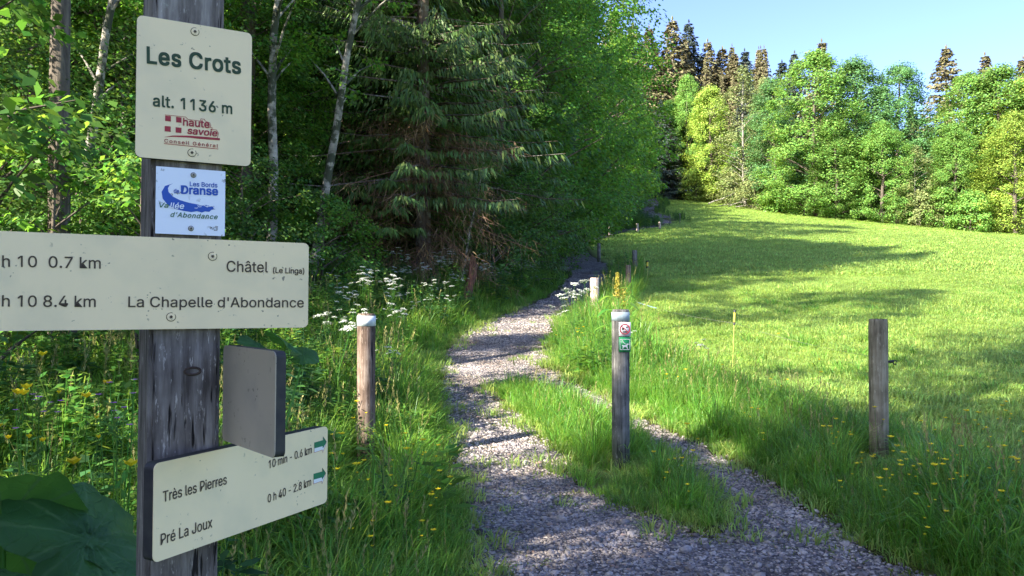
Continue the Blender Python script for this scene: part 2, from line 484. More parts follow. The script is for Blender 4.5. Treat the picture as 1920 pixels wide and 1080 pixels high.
def wood_mat(name, dark, mid, light, green=None, streak=60, zs=2.2, base_green=None):
    m, nt, out = new_mat(name); L = nt.links.new
    tc = N(nt, 'TexCoord'); mp = N(nt, 'Mapping'); mp.inputs['Scale'].default_value = (streak, streak, zs); L(tc.outputs['Object'], mp.inputs[0])
    n1 = N(nt, 'TexNoise'); n1.inputs['Scale'].default_value = 1; n1.inputs['Detail'].default_value = 6; n1.inputs['Roughness'].default_value = .65; L(mp.outputs[0], n1.inputs['Vector'])
    n2 = N(nt, 'TexNoise'); n2.inputs['Scale'].default_value = 7; n2.inputs['Detail'].default_value = 5; L(tc.outputs['Object'], n2.inputs['Vector'])
    n3 = N(nt, 'TexNoise'); n3.inputs['Scale'].default_value = 55; n3.inputs['Detail'].default_value = 8; n3.inputs['Roughness'].default_value = .8; L(tc.outputs['Object'], n3.inputs['Vector'])
    ad = N(nt, 'Math', operation='MULTIPLY_ADD'); L(n2.outputs[0], ad.inputs[0]); ad.inputs[1].default_value = .8; L(n1.outputs[0], ad.inputs[2])
    sb = N(nt, 'Math', operation='SUBTRACT'); L(ad.outputs[0], sb.inputs[0]); sb.inputs[1].default_value = .4
    cr = ramp(nt, [(.30, dark), (.52, mid), (.74, light)]); L(sb.outputs[0], cr.inputs[0])
    last = cr.outputs[0]
    if green:
        gr = ramp(nt, [(.60, (0, 0, 0)), (.66, (1, 1, 1))]); L(n3.outputs[0], gr.inputs[0])
        g2 = N(nt, 'Math', operation='MULTIPLY'); L(gr.outputs[0], g2.inputs[0])
        r2 = ramp(nt, [(.48, (0, 0, 0)), (.62, (1, 1, 1))]); L(n2.outputs[0], r2.inputs[0]); L(r2.outputs[0], g2.inputs[1])
        mx = N(nt, 'MixRGB'); L(g2.outputs[0], mx.inputs[0]); L(last, mx.inputs[1]); mx.inputs[2].default_value = (*green, 1); last = mx.outputs[0]
    if base_green:
        sx = N(nt, 'SeparateXYZ'); L(tc.outputs['Object'], sx.inputs[0])
        mr = N(nt, 'MapRange'); mr.inputs[1].default_value = .38; mr.inputs[2].default_value = .1; L(sx.outputs[2], mr.inputs[0])
        mu = N(nt, 'Math', operation='MULTIPLY'); L(mr.outputs[0], mu.inputs[0]); L(n2.outputs[0], mu.inputs[1]); mu.use_clamp = True
        mx = N(nt, 'MixRGB'); L(mu.outputs[0], mx.inputs[0]); L(last, mx.inputs[1]); mx.inputs[2].default_value = (*base_green, 1); last = mx.outputs[0]
    # pale weathered flecks and dark drying cracks, both running with the grain
    m5 = N(nt, 'Mapping'); m5.inputs['Scale'].default_value = (streak * 2.2, streak * 2.2, streak * .38); L(tc.outputs['Object'], m5.inputs[0])
    n5 = N(nt, 'TexNoise'); n5.inputs['Scale'].default_value = 1; n5.inputs['Detail'].default_value = 4; n5.inputs['Roughness'].default_value = .75; L(m5.outputs[0], n5.inputs['Vector'])
    f1 = ramp(nt, [(.60, (0, 0, 0)), (.68, (.85, .85, .85))]); L(n5.outputs[0], f1.inputs[0])
    mf = N(nt, 'MixRGB'); L(f1.outputs[0], mf.inputs[0]); L(last, mf.inputs[1]); mf.inputs[2].default_value = (*[min(1, c * 1.45) for c in light], 1)
    m6 = N(nt, 'Mapping'); m6.inputs['Scale'].default_value = (streak * 1.6, streak * 1.6, zs * 1.3); m6.inputs['Location'].default_value = (3, 1, 7); L(tc.outputs['Object'], m6.inputs[0])
    n6 = N(nt, 'TexNoise'); n6.inputs['Scale'].default_value = 1; n6.inputs['Detail'].default_value = 3; L(m6.outputs[0], n6.inputs['Vector'])
    f2 = ramp(nt, [(.33, (1, 1, 1)), (.38, (0, 0, 0))]); L(n6.outputs[0], f2.inputs[0])
    mk = N(nt, 'MixRGB'); L(f2.outputs[0], mk.inputs[0]); L(mf.outputs[0], mk.inputs[1]); mk.inputs[2].default_value = (.018, .015, .014, 1); last = mk.outputs[0]
    hh = N(nt, 'Math', operation='SUBTRACT'); L(n1.outputs[0], hh.inputs[0]); L(f2.outputs[0], hh.inputs[1])
    p = N(nt, 'BsdfPrincipled'); p.inputs['Roughness'].default_value = .85; p.inputs['Specular IOR Level'].default_value = .2
    L(last, p.inputs['Base Color'])
    bu = N(nt, 'Bump'); bu.inputs['Strength'].default_value = .8; bu.inputs['Distance'].default_value = .004
    L(hh.outputs[0], bu.inputs['Height']); L(bu.outputs[0], p.inputs['Normal'])
    L(p.outputs[0], out.inputs[0])
    return m

def plate_mat(name, c, speck=(.12, .11, .08), grime=(.58, .52, .33), amount=.655, grime_amt=.6, rough=.45):
    """laminate sheet with specks of dirt and faint blotches"""
    m, nt, out = new_mat(name); L = nt.links.new
    tc = N(nt, 'TexCoord')
    n1 = N(nt, 'TexNoise'); n1.inputs['Scale'].default_value = 110; n1.inputs['Detail'].default_value = 3; L(tc.outputs['Object'], n1.inputs['Vector'])
    n2 = N(nt, 'TexNoise'); n2.inputs['Scale'].default_value = 9; n2.inputs['Detail'].default_value = 4; L(tc.outputs['Object'], n2.inputs['Vector'])
    n4 = N(nt, 'TexNoise'); n4.inputs['Scale'].default_value = 16; n4.inputs['Detail'].default_value = 2; L(tc.outputs['Object'], n4.inputs['Vector'])
    g = ramp(nt, [(.45, (0, 0, 0)), (.8, (grime_amt,) * 3)]); L(n2.outputs[0], g.inputs[0])
    mx = N(nt, 'MixRGB'); L(g.outputs[0], mx.inputs[0]); mx.inputs[1].default_value = (*c, 1); mx.inputs[2].default_value = (*grime, 1)
    s = ramp(nt, [(amount, (0, 0, 0)), (amount + .02, (1, 1, 1))]); L(n1.outputs[0], s.inputs[0])
    s2 = ramp(nt, [(.5, (0, 0, 0)), (.6, (.8, .8, .8))]); L(n4.outputs[0], s2.inputs[0])
    mu = N(nt, 'Math', operation='MULTIPLY'); L(s.outputs[0], mu.inputs[0]); L(s2.outputs[0], mu.inputs[1])
    m2 = N(nt, 'MixRGB'); L(mu.outputs[0], m2.inputs[0]); L(mx.outputs[0], m2.inputs[1]); m2.inputs[2].default_value = (*speck, 1)
    p = N(nt, 'BsdfPrincipled'); p.inputs['Roughness'].default_value = rough; p.inputs['Specular IOR Level'].default_value = .4
    L(m2.outputs[0], p.inputs['Base Color']); L(p.outputs[0], out.inputs[0])
    return m

M['ground'] = ground_mat(); M['gravel'] = gravel_mat(); M['stone'] = stone_mat()
M['timber'] = wood_mat('weathered_timber', (.07, .058, .05), (.185, .162, .142), (.36, .33, .29), green=(.36, .38, .32), zs=6)
M['post_brown'] = wood_mat('post_brown', (.06, .04, .03), (.15, .105, .08), (.29, .23, .19), streak=40)
M['post_grey'] = wood_mat('post_grey', (.045, .045, .042), (.13, .125, .115), (.26, .25, .23), streak=40, base_green=(.06, .09, .02))
M['post_light'] = wood_mat('post_light', (.11, .09, .06), (.22, .185, .125), (.34, .30, .22), streak=40, base_green=(.10, .11, .03))
M['post_pink'] = wood_mat('post_pinkish', (.3, .2, .15), (.48, .36, .3), (.65, .55, .5), streak=30)
M['end_grain'] = plain('end_grain', (.05, .035, .028), .9, .1, (.12, .09, .07), scale=60)
M['cream'] = plate_mat('cream_laminate', (.90, .72, .42))
M['plate_grey'] = plate_mat('plate_weathered_back', (.40, .34, .25), grime=(.20, .19, .16), amount=.62)
M['plate_white'] = plate_mat('plate_white', (.80, .84, .90), grime=(.7, .76, .84), amount=.60)
M['core'] = plain('plate_black_core', (.022, .022, .026), .6, .3, (.045, .045, .04), scale=40)
M['green_text'] = plain('engraved_dark_green', (.02, .055, .025), .7, noise=(.045, .075, .035), scale=120)
M['brown_text'] = plain('engraved_dark_brown', (.05, .035, .02), .7, noise=(.09, .065, .04), scale=120)
M['red'] = plain('emblem_red', (.42, .035, .045), .6, noise=(.30, .02, .03), scale=90)
M['blue'] = plain('emblem_blue', (.015, .085, .42), .5)
M['pen_green'] = plain('pen_green', (.03, .14, .06), .6)
M['arrow_green'] = plain('arrow_green', (.01, .17, .07), .5)
M['white_line'] = plain('white_paint', (.75, .76, .72), .5)
M['screw'] = plain('screw_zinc', (.45, .43, .36), .45, metallic=.3)
M['black'] = plain('black_plastic', (.015, .015, .015), .4)
M['black_mark'] = plain('black_marking', (.02, .02, .02), .6)
M['band'] = plain('white_band', (.62, .66, .66), .6, noise=(.45, .5, .5), scale=30)
M['band_grey'] = plain('grey_band', (.36, .44, .46), .6, noise=(.28, .34, .36), scale=30)
M['dog_green'] = plain('sign_green', (.01, .22, .07), .45)
M['sign_white'] = plain('sign_white', (.7, .68, .68), .45)
M['stake_yellow'] = plain('stake_yellow', (.65, .5, .05), .5)
M['stake_fibre'] = plain('stake_fibre', (.35, .37, .08), .5)
M['rope'] = plain('rope_blue_white', (.15, .27, .5), .6, noise=(.4, .5, .6), scale=60)
M['wire'] = plain('wire_pale', (.2, .2, .18), .5)
M['red_wood'] = bark_mat('torn_red_wood', (.07, .035, .025), (.30, .14, .10), sc=(30, 30, 3))

# ------------------------------------------------------------------ ground and path
def axis_lines(segs):
    out = []
    for a, b, st in segs:
        out += list(np.arange(a, b - 1e-6, st))
    out.append(segs[-1][1])
    return np.array(out)

gx = axis_lines([(-150, -40, 10), (-40, -10, 1.5), (-10, -1.6, .4), (-1.6, 4.0, .07), (4.0, 12, .4), (12, 60, 1.5), (60, 160, 10)])
gy = axis_lines([(-60, -6, 3), (-6, 2.0, .4), (2.0, 12, .08), (12, 26, .16), (26, 130, .8), (130, 320, 10)])
GX, GY = np.meshgrid(gx, gy)
GZ = ground(GX, GY)
sd = path_sd(GX, GY)
nx, ny = len(gx), len(gy)
idx = np.arange(nx * ny).reshape(ny, nx)
quads = np.stack([idx[:-1, :-1], idx[:-1, 1:], idx[1:, 1:], idx[1:, :-1]], -1)
mb = MB(); mb.add(np.stack([GX, GY, GZ], -1).reshape(-1, 3), quads.reshape(-1, 4))
gme = mb.mesh('ground', [M['ground']], smooth=True)
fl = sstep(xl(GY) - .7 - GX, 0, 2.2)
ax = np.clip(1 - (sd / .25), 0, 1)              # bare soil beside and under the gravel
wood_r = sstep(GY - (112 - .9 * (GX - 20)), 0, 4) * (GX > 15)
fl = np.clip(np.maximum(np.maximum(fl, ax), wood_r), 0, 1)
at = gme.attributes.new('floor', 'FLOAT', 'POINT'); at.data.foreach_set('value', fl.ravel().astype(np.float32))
g = obj('ground', gme); tag(g, kind='structure')

cxs = (GX[:-1, :-1] + GX[1:, 1:]) / 2; cys = (GY[:-1, :-1] + GY[1:, 1:]) / 2
csd = path_sd(cxs, cys) + .05 * vnoise(cxs, cys, .12, 2.0) + .06 * vnoise(cxs, cys, .37, 5.0)
msk = csd < 0
pq = quads[msk]
used, inv = np.unique(pq.ravel(), return_inverse=True)
V = np.stack([GX, GY, GZ], -1).reshape(-1, 3)[used]
V[:, 2] += .006
mb = MB(); mb.add(V, inv.reshape(-1, 4))
path = obj('path', mb.mesh('path', [M['gravel']], smooth=True)); tag(path, kind='structure')

# ------------------------------------------------------------------ scattering (uncountable ground cover)
def scatter(name, P, rotz, tilt, scl, vid, variants, kind='stuff', label=None, parent=None):
    P = np.asarray(P, np.float32)
    n = len(P)
    me = bpy.data.meshes.new(name)
    me.vertices.add(n); me.vertices.foreach_set('co', P.ravel())
    rot = np.stack([tilt[:, 0], tilt[:, 1], rotz], -1).astype(np.float32)
    a = me.attributes.new('rotv', 'FLOAT_VECTOR', 'POINT'); a.data.foreach_set('vector', rot.ravel())
    a = me.attributes.new('sclv', 'FLOAT', 'POINT'); a.data.foreach_set('value', np.asarray(scl, np.float32))
    a = me.attributes.new('vid', 'INT', 'POINT'); a.data.foreach_set('value', np.asarray(vid, np.int32))
    me.update()
    o = obj(name, me, parent)
    ng = bpy.data.node_groups.new(name + '_scatter', 'GeometryNodeTree')
    ng.interface.new_socket('Geometry', in_out='INPUT', socket_type='NodeSocketGeometry')
    ng.interface.new_socket('Geometry', in_out='OUTPUT', socket_type='NodeSocketGeometry')
    gi = ng.nodes.new('NodeGroupInput'); go = ng.nodes.new('NodeGroupOutput')
    iop = ng.nodes.new('GeometryNodeInstanceOnPoints')
    iop.inputs['Pick Instance'].default_value = True
    jn = ng.nodes.new('GeometryNodeJoinGeometry')
    for v in reversed(variants):
        oi = ng.nodes.new('GeometryNodeObjectInfo'); oi.inputs['Object'].default_value = v
        g2 = ng.nodes.new('GeometryNodeGeometryToInstance')
        ng.links.new(oi.outputs['Geometry'], g2.inputs[0]); ng.links.new(g2.outputs[0], jn.inputs[0])
    def na(nm, dt):
        x = ng.nodes.new('GeometryNodeInputNamedAttribute'); x.data_type = dt; x.inputs[0].default_value = nm
        return x.outputs[0]
    ng.links.new(gi.outputs[0], iop.inputs['Points']); ng.links.new(jn.outputs[0], iop.inputs['Instance'])
    ng.links.new(na('vid', 'INT'), iop.inputs['Instance Index'])
    e2r = ng.nodes.new('FunctionNodeEulerToRotation')
    ng.links.new(na('rotv', 'FLOAT_VECTOR'), e2r.inputs[0]); ng.links.new(e2r.outputs[0], iop.inputs['Rotation'])
    ng.links.new(na('sclv', 'FLOAT'), iop.inputs['Scale'])
    ng.links.new(iop.outputs[0], go.inputs[0])
    md = o.modifiers.new('scatter', 'NODES'); md.node_group = ng
    tag(o, label, None, None, kind)
    return o

# stones: five shapes shared by all
def stone_mesh(seed):
    rng = np.random.default_rng(seed)
    import bmesh
    bm = bmesh.new(); bmesh.ops.create_icosphere(bm, subdivisions=1, radius=.5)
    k = [rdir(1, rng)[0] for _ in range(5)]
    for v in bm.verts:
        c = np.array(v.co)
        for d in k:
            h = c @ d
            if h > .33: c = c - d * (h - .33) * .8
        c = c * (1 + .12 * rng.normal()); c[2] *= .62; c[0] *= 1.25
        v.co = c
    me = bpy.data.meshes.new('stone'); bm.to_mesh(me); bm.free()
    me.materials.append(M['stone'])
    me.polygons.foreach_set('use_smooth', [seed % 2 == 0] * len(me.polygons)); me.update()
    return me
stone_me = [stone_mesh(40 + i) for i in range(6)]
stone_src = [obj('stone_shape', m, link=False) for m in stone_me]

def rand_on(n, x0, x1, y0, y1, view=True, marg=.6):
    X = RNG.uniform(x0, x1, n); Y = RNG.uniform(y0, y1, n)
    if view:
        k = np.abs(X) < Y * .66 + marg
        X, Y = X[k], Y[k]
    return X, Y

# big stones: individual parts of the path (those nearest the camera)
X, Y = rand_on(9000, -1.2, 3.6, 3.2, 7.0)
s = path_sd(X, Y); k = s < .03
X, Y = X[k], Y[k]
pick = []
for i in range(len(X)):
    if all((X[i] - X[j]) ** 2 + (Y[i] - Y[j]) ** 2 > .075 ** 2 for j in pick):
        if RNG.random() < (1.0 if Y[i] < 4.9 else .35): pick.append(i)
    if len(pick) >= 290: break
for j, i in enumerate(pick):
    sz = RNG.uniform(.028, .055) * (1.5 if RNG.random() < .10 else 1)
    o = obj('stone', stone_me[j % 6], path, (X[i], Y[i], g1(X[i], Y[i]) + .006 + sz * .08), (RNG.uniform(-.3, .3), RNG.uniform(-.3, .3), RNG.uniform(0, 6.28)))
    o.scale = (sz, sz, sz)
# gravel
XX, YY, SS = [], [], []
for (n, y0, y1, a, b) in ((80000, 3.2, 6.5, .010, .030), (60000, 6.5, 12, .014, .034), (45000, 12, 24, .02, .05)):
    X, Y = rand_on(n, -2, 4.2, y0, y1)
    k = path_sd(X, Y) + .05 * vnoise(X, Y, .12, 2.0) + .06 * vnoise(X, Y, .37, 5.0) + RNG.normal(0, .03, len(X)) < .03
    # thinner where weeds and fines cover the bed
    k &= RNG.random(len(X)) < .55 + .45 * (vnoise(X, Y, .5, 5) > -.2)
    X, Y = X[k], Y[k]
    XX.append(X); YY.append(Y); SS.append(a + (b - a) * RNG.random(len(X)) ** 2.2)
X = np.concatenate(XX); Y = np.concatenate(YY); S = np.concatenate(SS)
n = len(X)
scatter('gravel', np.stack([X, Y, ground(X, Y) + .006], -1), RNG.uniform(0, 6.28, n), RNG.uniform(-.5, .5, (n, 2)), S, RNG.integers(0, 6, n), stone_src)
print('gravel', n)

# ---- grass clumps
def clump(seed, nb, h, spread, wd, lean, mat, seedheads=0, two=True):
    rng = np.random.default_rng(seed)
    mb = MB()
    a = rng.uniform(0, 6.28, nb); r = spread * np.sqrt(rng.random(nb))
    C = np.stack([r * np.cos(a), r * np.sin(a), np.full(nb, -.02)], -1)
    H = h * rng.uniform(.55, 1.1, nb)
    az = a + rng.normal(0, 1.0, nb)
    ln = lean * rng.uniform(.2, 1.3, nb)
    out = np.stack([np.cos(az), np.sin(az), np.zeros(nb)], -1)
    side = np.stack([-np.sin(az + rng.normal(0, .8, nb)), np.cos(az), np.zeros(nb)], -1); side = unit(side)
    w = wd * rng.uniform(.6, 1.3, nb)[:, None]
    L1 = C + np.array([0, 0, 1]) * (H * .5)[:, None] + out * (ln * H * .22)[:, None]
    L2 = C + np.array([0, 0, 1]) * (H * (.85 - .12 * ln))[:, None] + out * (ln * H * .62)[:, None]
    L3 = C + np.array([0, 0, 1]) * (H * (1.0 - .35 * ln))[:, None] + out * (ln * H * 1.0)[:, None]
    V = np.stack([C - side * w * .5, C + side * w * .5, L1 + side * w * .5, L1 - side * w * .5, L2 + side * w * .32, L2 - side * w * .32, L3 + side * w * .04, L3 - side * w * .04], 1)
    b = np.arange(nb)[:, None] * 8
    Q = np.concatenate([b + [0, 1, 2, 3], b + [3, 2, 4, 5], b + [5, 4, 6, 7]])
    mb.add(V.reshape(-1, 3), Q, 0)
    for i in range(seedheads):
        x, y = rng.normal(0, spread * .5, 2); hh = h * rng.uniform(1.0, 1.45); lx, ly = rng.normal(0, .12, 2)
        p = np.array([[x, y, 0], [x + lx * .3, y + ly * .3, hh * .6], [x + lx, y + ly, hh]])
        mb.tube(p, [.0014, .0011, .0008], 3, 1, cap=False)
        k = 16
        t = rng.uniform(.78, 1.0, k)
        c = np.stack([x + lx * t, y + ly * t, hh * t], -1)
        mb.kites(c, rdir(k, rng) * .5 + [0, 0, 1], rdir(k, rng), .03, .006, m=1)
    return obj('grass_clump', mb.mesh('grass_clump', [mat, M['grass_dry']]), link=False)

tallA = [clump(1 + i, 34, .46, .09, .0075, .75, M['grass'], seedheads=(1 if i == 0 else 0)) for i in range(3)]
tallB = [clump(11 + i, 30, .36, .10, .0085, .8, M['grass_fresh'], seedheads=(1 if i == 0 else 0)) for i in range(3)]
short = [clump(21 + i, 36, .12, .09, .007, .9, M['grass_meadow']) for i in range(3)]
shortg = [clump(27 + i, 36, .13, .08, .007, .9, M['grass']) for i in range(2)]
mossy = [clump(31 + i, 34, .045, .08, .006, 1.0, M['moss']) for i in range(2)]
mead = [clump(41 + i, 110, .095, .30, .011, .9, M['grass_meadow']) for i in range(3)]
meadfar = [clump(51 + i, 150, .09, .75, .03, .9, M['grass_meadow']) for i in range(3)]

def put_grass(name, sets, variants, n_try=None):
    P = np.concatenate([s[0] for s in sets]); S = np.concatenate([s[1] for s in sets]); V = np.concatenate([s[2] for s in sets])
    n = len(P)
    print(name, n)
    return scatter(name, P, RNG.uniform(0, 6.28, n), RNG.normal(0, .08, (n, 2)), S, V, variants)

def pts(X, Y):
    return np.stack([X, Y, ground(X, Y)], -1)

# tall verge grass
sets = []
X, Y = rand_on(17000, -6, 8, 1.2, 9, marg=1.2)
sd_ = path_sd(X, Y)
left = (X < xl(Y)) ; isl = inpoly(ISLAND, X, Y)
rightv = (~left) & (~isl) & (sd_ > 0)
dens = np.where(left, .75, np.where(isl, .62, np.where(sd_ < 1.5 + .3 * vnoise(X, Y, .7, 9), .75, .0)))
keep = (sd_ > .05 + .06 * vnoise(X, Y, .3, 1)) & (RNG.random(len(X)) < dens) & ~((np.hypot(X, Y) < 1.9))
X, Y, sd_, isl = X[keep], Y[keep], sd_[keep], isl[keep]
S = (.30 + .75 * sstep(sd_, .0, .45)) * RNG.uniform(.75, 1.2, len(X)) * (1 + .2 * vnoise(X, Y, .8, 3))
S = np.where(isl, np.clip(.40 + 1.2 * sd_, .4, .78) * RNG.uniform(.7, 1.25, len(X)), S)
S = np.where((X < xl(Y)) & (Y < 4), S * .8, S)
S = np.where((X > xl(Y)) & ~isl, S * np.where(Y < 5.6, .9, .72), S)
for ppx, prow in ((686, 866), (1164, 872), (1648, 866)):
    a_, b_ = onground(ppx, prow)
    u_ = np.array([a_, b_]) / math.hypot(a_, b_)
    al = (a_ - X) * u_[0] + (b_ - Y) * u_[1]; ac = np.abs((X - a_) * u_[1] - (Y - b_) * u_[0])
    S = S * np.where((al > -.05) & (al < 1.5) & (ac < .22), np.clip(.22 + .25 * al, .22, .6), 1)
sets.append((pts(X, Y), S, RNG.integers(0, 6, len(X))))
X, Y = rand_on(15000, -12, 12, 9, 26, marg=1)
sd_ = path_sd(X, Y)
left = X < xl(Y)
edge_r = sd_ < np.interp(Y, [9, 14, 26], [1.4, 1.1, .8])
keep = (sd_ > .05) & ((left & (sd_ < 5)) | edge_r) & (RNG.random(len(X)) < .8)
X, Y, sd_ = X[keep], Y[keep], sd_[keep]
S = (.45 + .75 * sstep(sd_, .05, .7)) * RNG.uniform(.75, 1.25, len(X))
sets.append((pts(X, Y), S, RNG.integers(0, 6, len(X))))
put_grass('tall_grass', sets, tallA + tallB)
# short grass and moss along the gravel's edges and between the stones
X, Y = rand_on(26000, -3, 6, 2.5, 16)
sd_ = path_sd(X, Y)
pr = 1.2 * np.exp(-np.abs(sd_ - .04) / .13) + .10 * (vnoise(X, Y, .35, 8) > .4)
weedy = (vnoise(X, Y, .45, 4) > .25) & (Y > 4.6) & (Y < 9.5)
pr = np.maximum(pr, .5 * inpoly(ISLAND, X, Y))
pr = np.where((sd_ < 0) & weedy, np.maximum(pr, .28), pr)
keep = RNG.random(len(X)) < pr * .75
X, Y, sd_ = X[keep], Y[keep], sd_[keep]
put_grass('low_grass', [(pts(X, Y), RNG.uniform(.5, 1.3, len(X)), np.where(sd_ > .04, RNG.integers(0, 7, len(X)), RNG.choice([2, 5, 6, 5, 6], len(X))))], short + shortg + mossy)
# meadow
sets = []
X, Y = rand_on(42000, -1, 24, 3, 22)
sd_ = path_sd(X, Y)
keep = (X > xl(Y)) & (sd_ > .8) & (RNG.random(len(X)) < .75)
X, Y = X[keep], Y[keep]
sets.append((pts(X, Y), RNG.uniform(.6, 1.15, len(X)) * (1 + .3 * vnoise(X, Y, 1.6, 6)), RNG.integers(0, 3, len(X))))
X, Y = rand_on(26000, 0, 40, 22, 60)
keep = (X > xl(Y) + 1.9) & (path_sd(X, Y) > .9)
X, Y = X[keep], Y[keep]
sets.append((pts(X, Y), RNG.uniform(.6, 1.1, len(X)), RNG.integers(3, 6, len(X))))
X, Y = rand_on(16000, 8, 66, 60, 112)
keep = (X > xl(Y) + 1.9) & (path_sd(X, Y) > .9)
X, Y = X[keep], Y[keep]
sets.append((pts(X, Y), RNG.uniform(.7, 1.3, len(X)), RNG.integers(3, 6, len(X))))
X, Y = rand_on(5200, 1, 34, 8, 50)
keep = (X > xl(Y) + 1.9) & (path_sd(X, Y) > 1.0) & (vnoise(X, Y, 2.3, 4) > -.1)
X, Y = X[keep], Y[keep]
sets.append((pts(X, Y), RNG.uniform(.8, 1.6, len(X)), RNG.integers(6, 8, len(X))))
put_grass('meadow_grass', sets, mead + meadfar + shortg)

# ---- herbs (leafy undergrowth)
def herb(seed, h, n, ll, ww, mat, spread=.16, stems=4):
    rng = np.random.default_rng(seed); mb = MB()
    for i in range(stems):
        a = rng.uniform(0, 6.28); tip = np.array([math.cos(a) * spread * rng.uniform(.3, 1.4), math.sin(a) * spread * rng.uniform(.3, 1.4), h * rng.uniform(.7, 1.05)])
        b = tip * [.25, .25, 0]
        mb.tube([b, b * .5 + tip * .5 + [0, 0, .03], tip], [.004, .003, .002], 3, 0, cap=False)
        k = n // stems
        t = rng.uniform(.15, 1, k) ** .8
        C = b + (tip - b) * t[:, None]
        az = rng.uniform(0, 6.28, k)
        D = np.stack([np.cos(az), np.sin(az), rng.uniform(-.35, .55, k)], -1)
        C = C + unit(D) * (rng.random(k) * .09 * (1.2 - t))[:, None]
        mb.kites(C, D, np.array([0, 0, 1.0]) + rdir(k, rng) * .35, ll * rng.uniform(.6, 1.2, k) * (1.15 - .5 * t), ww * rng.uniform(.7, 1.2, k), mid=.4, bow=.06)
    return obj('herb', mb.mesh('herb', [mat]), link=False)
herbs = [herb(60, .62, 110, .085, .032, M['herb']), herb(61, .5, 130, .06, .02, M['herb']), herb(62, .7, 90, .13, .05, M['herb_blue']), herb(63, .45, 60, .15, .07, M['herb']), herb(64, .55, 150, .045, .022, M['herb_blue'])]
sets = []
X, Y = rand_on(5200, -8, 2, 1.6, 16, marg=1.5)
sd_ = path_sd(X, Y)
pr = np.where(Y < 5, np.where(X < -.75 - .12 * (Y - 2), .62, .04), np.where(sd_ > 1.0, .62, .10 * (sd_ > .3)))
keep = (X < xl(Y)) & (RNG.random(len(X)) < pr) & (np.hypot(X, Y) > 1.9) & (sd_ > .2)
X, Y = X[keep], Y[keep]
S = RNG.uniform(.6, 1.25, len(X)) * np.where(Y < 4, .8, 1)
sets.append((pts(X, Y), S, RNG.integers(0, 5, len(X))))
X, Y = rand_on(4200, -14, 12, 12, 60, marg=1)
sd_ = path_sd(X, Y)
keep = (X < xl(Y) + .1) & (sd_ > .3) & (sd_ < 7) & (RNG.random(len(X)) < .85)
X, Y = X[keep], Y[keep]
sets.append((pts(X, Y), RNG.uniform(.8, 1.6, len(X)), RNG.integers(0, 5, len(X))))
X, Y = rand_on(500, 0, 5, 9, 26, marg=1)          # along the fence line right of the path
sd_ = path_sd(X, Y)
keep = (X > xl(Y) + .8) & (sd_ > .25) & (sd_ < .95)
X, Y = X[keep], Y[keep]
sets.append((pts(X, Y), RNG.uniform(.5, .95, len(X)), RNG.integers(0, 5, len(X))))
yy = RNG.uniform(42, 66, 700); xx = np.interp(yy, [42, 50, 57, 62, 66], [3.4, 5.9, 8.9, 11.3, 12.6]) - RNG.uniform(0, 3.0, 700)
sets.append((pts(xx, yy), RNG.uniform(.8, 1.7, 700), RNG.integers(0, 5, 700)))
yy = RNG.uniform(66, 112, 500); xx = np.interp(yy, [66, 75, 82, 95, 112], [12.6, 13.6, 13.4, 16.6, 19.4]) + np.where(RNG.random(500) < .5, -1, 1) * RNG.uniform(1.0, 2.2, 500)
sets.append((pts(xx, yy), RNG.uniform(.7, 1.3, 500), RNG.integers(0, 5, 500)))
put_grass('undergrowth', sets, herbs)

# ------------------------------------------------------------------ trees
def env(t, low=.12, top=2.2):
    return np.minimum(1, (t / low)) ** .5 * np.clip(1 - t ** top, 0, 1) ** .6

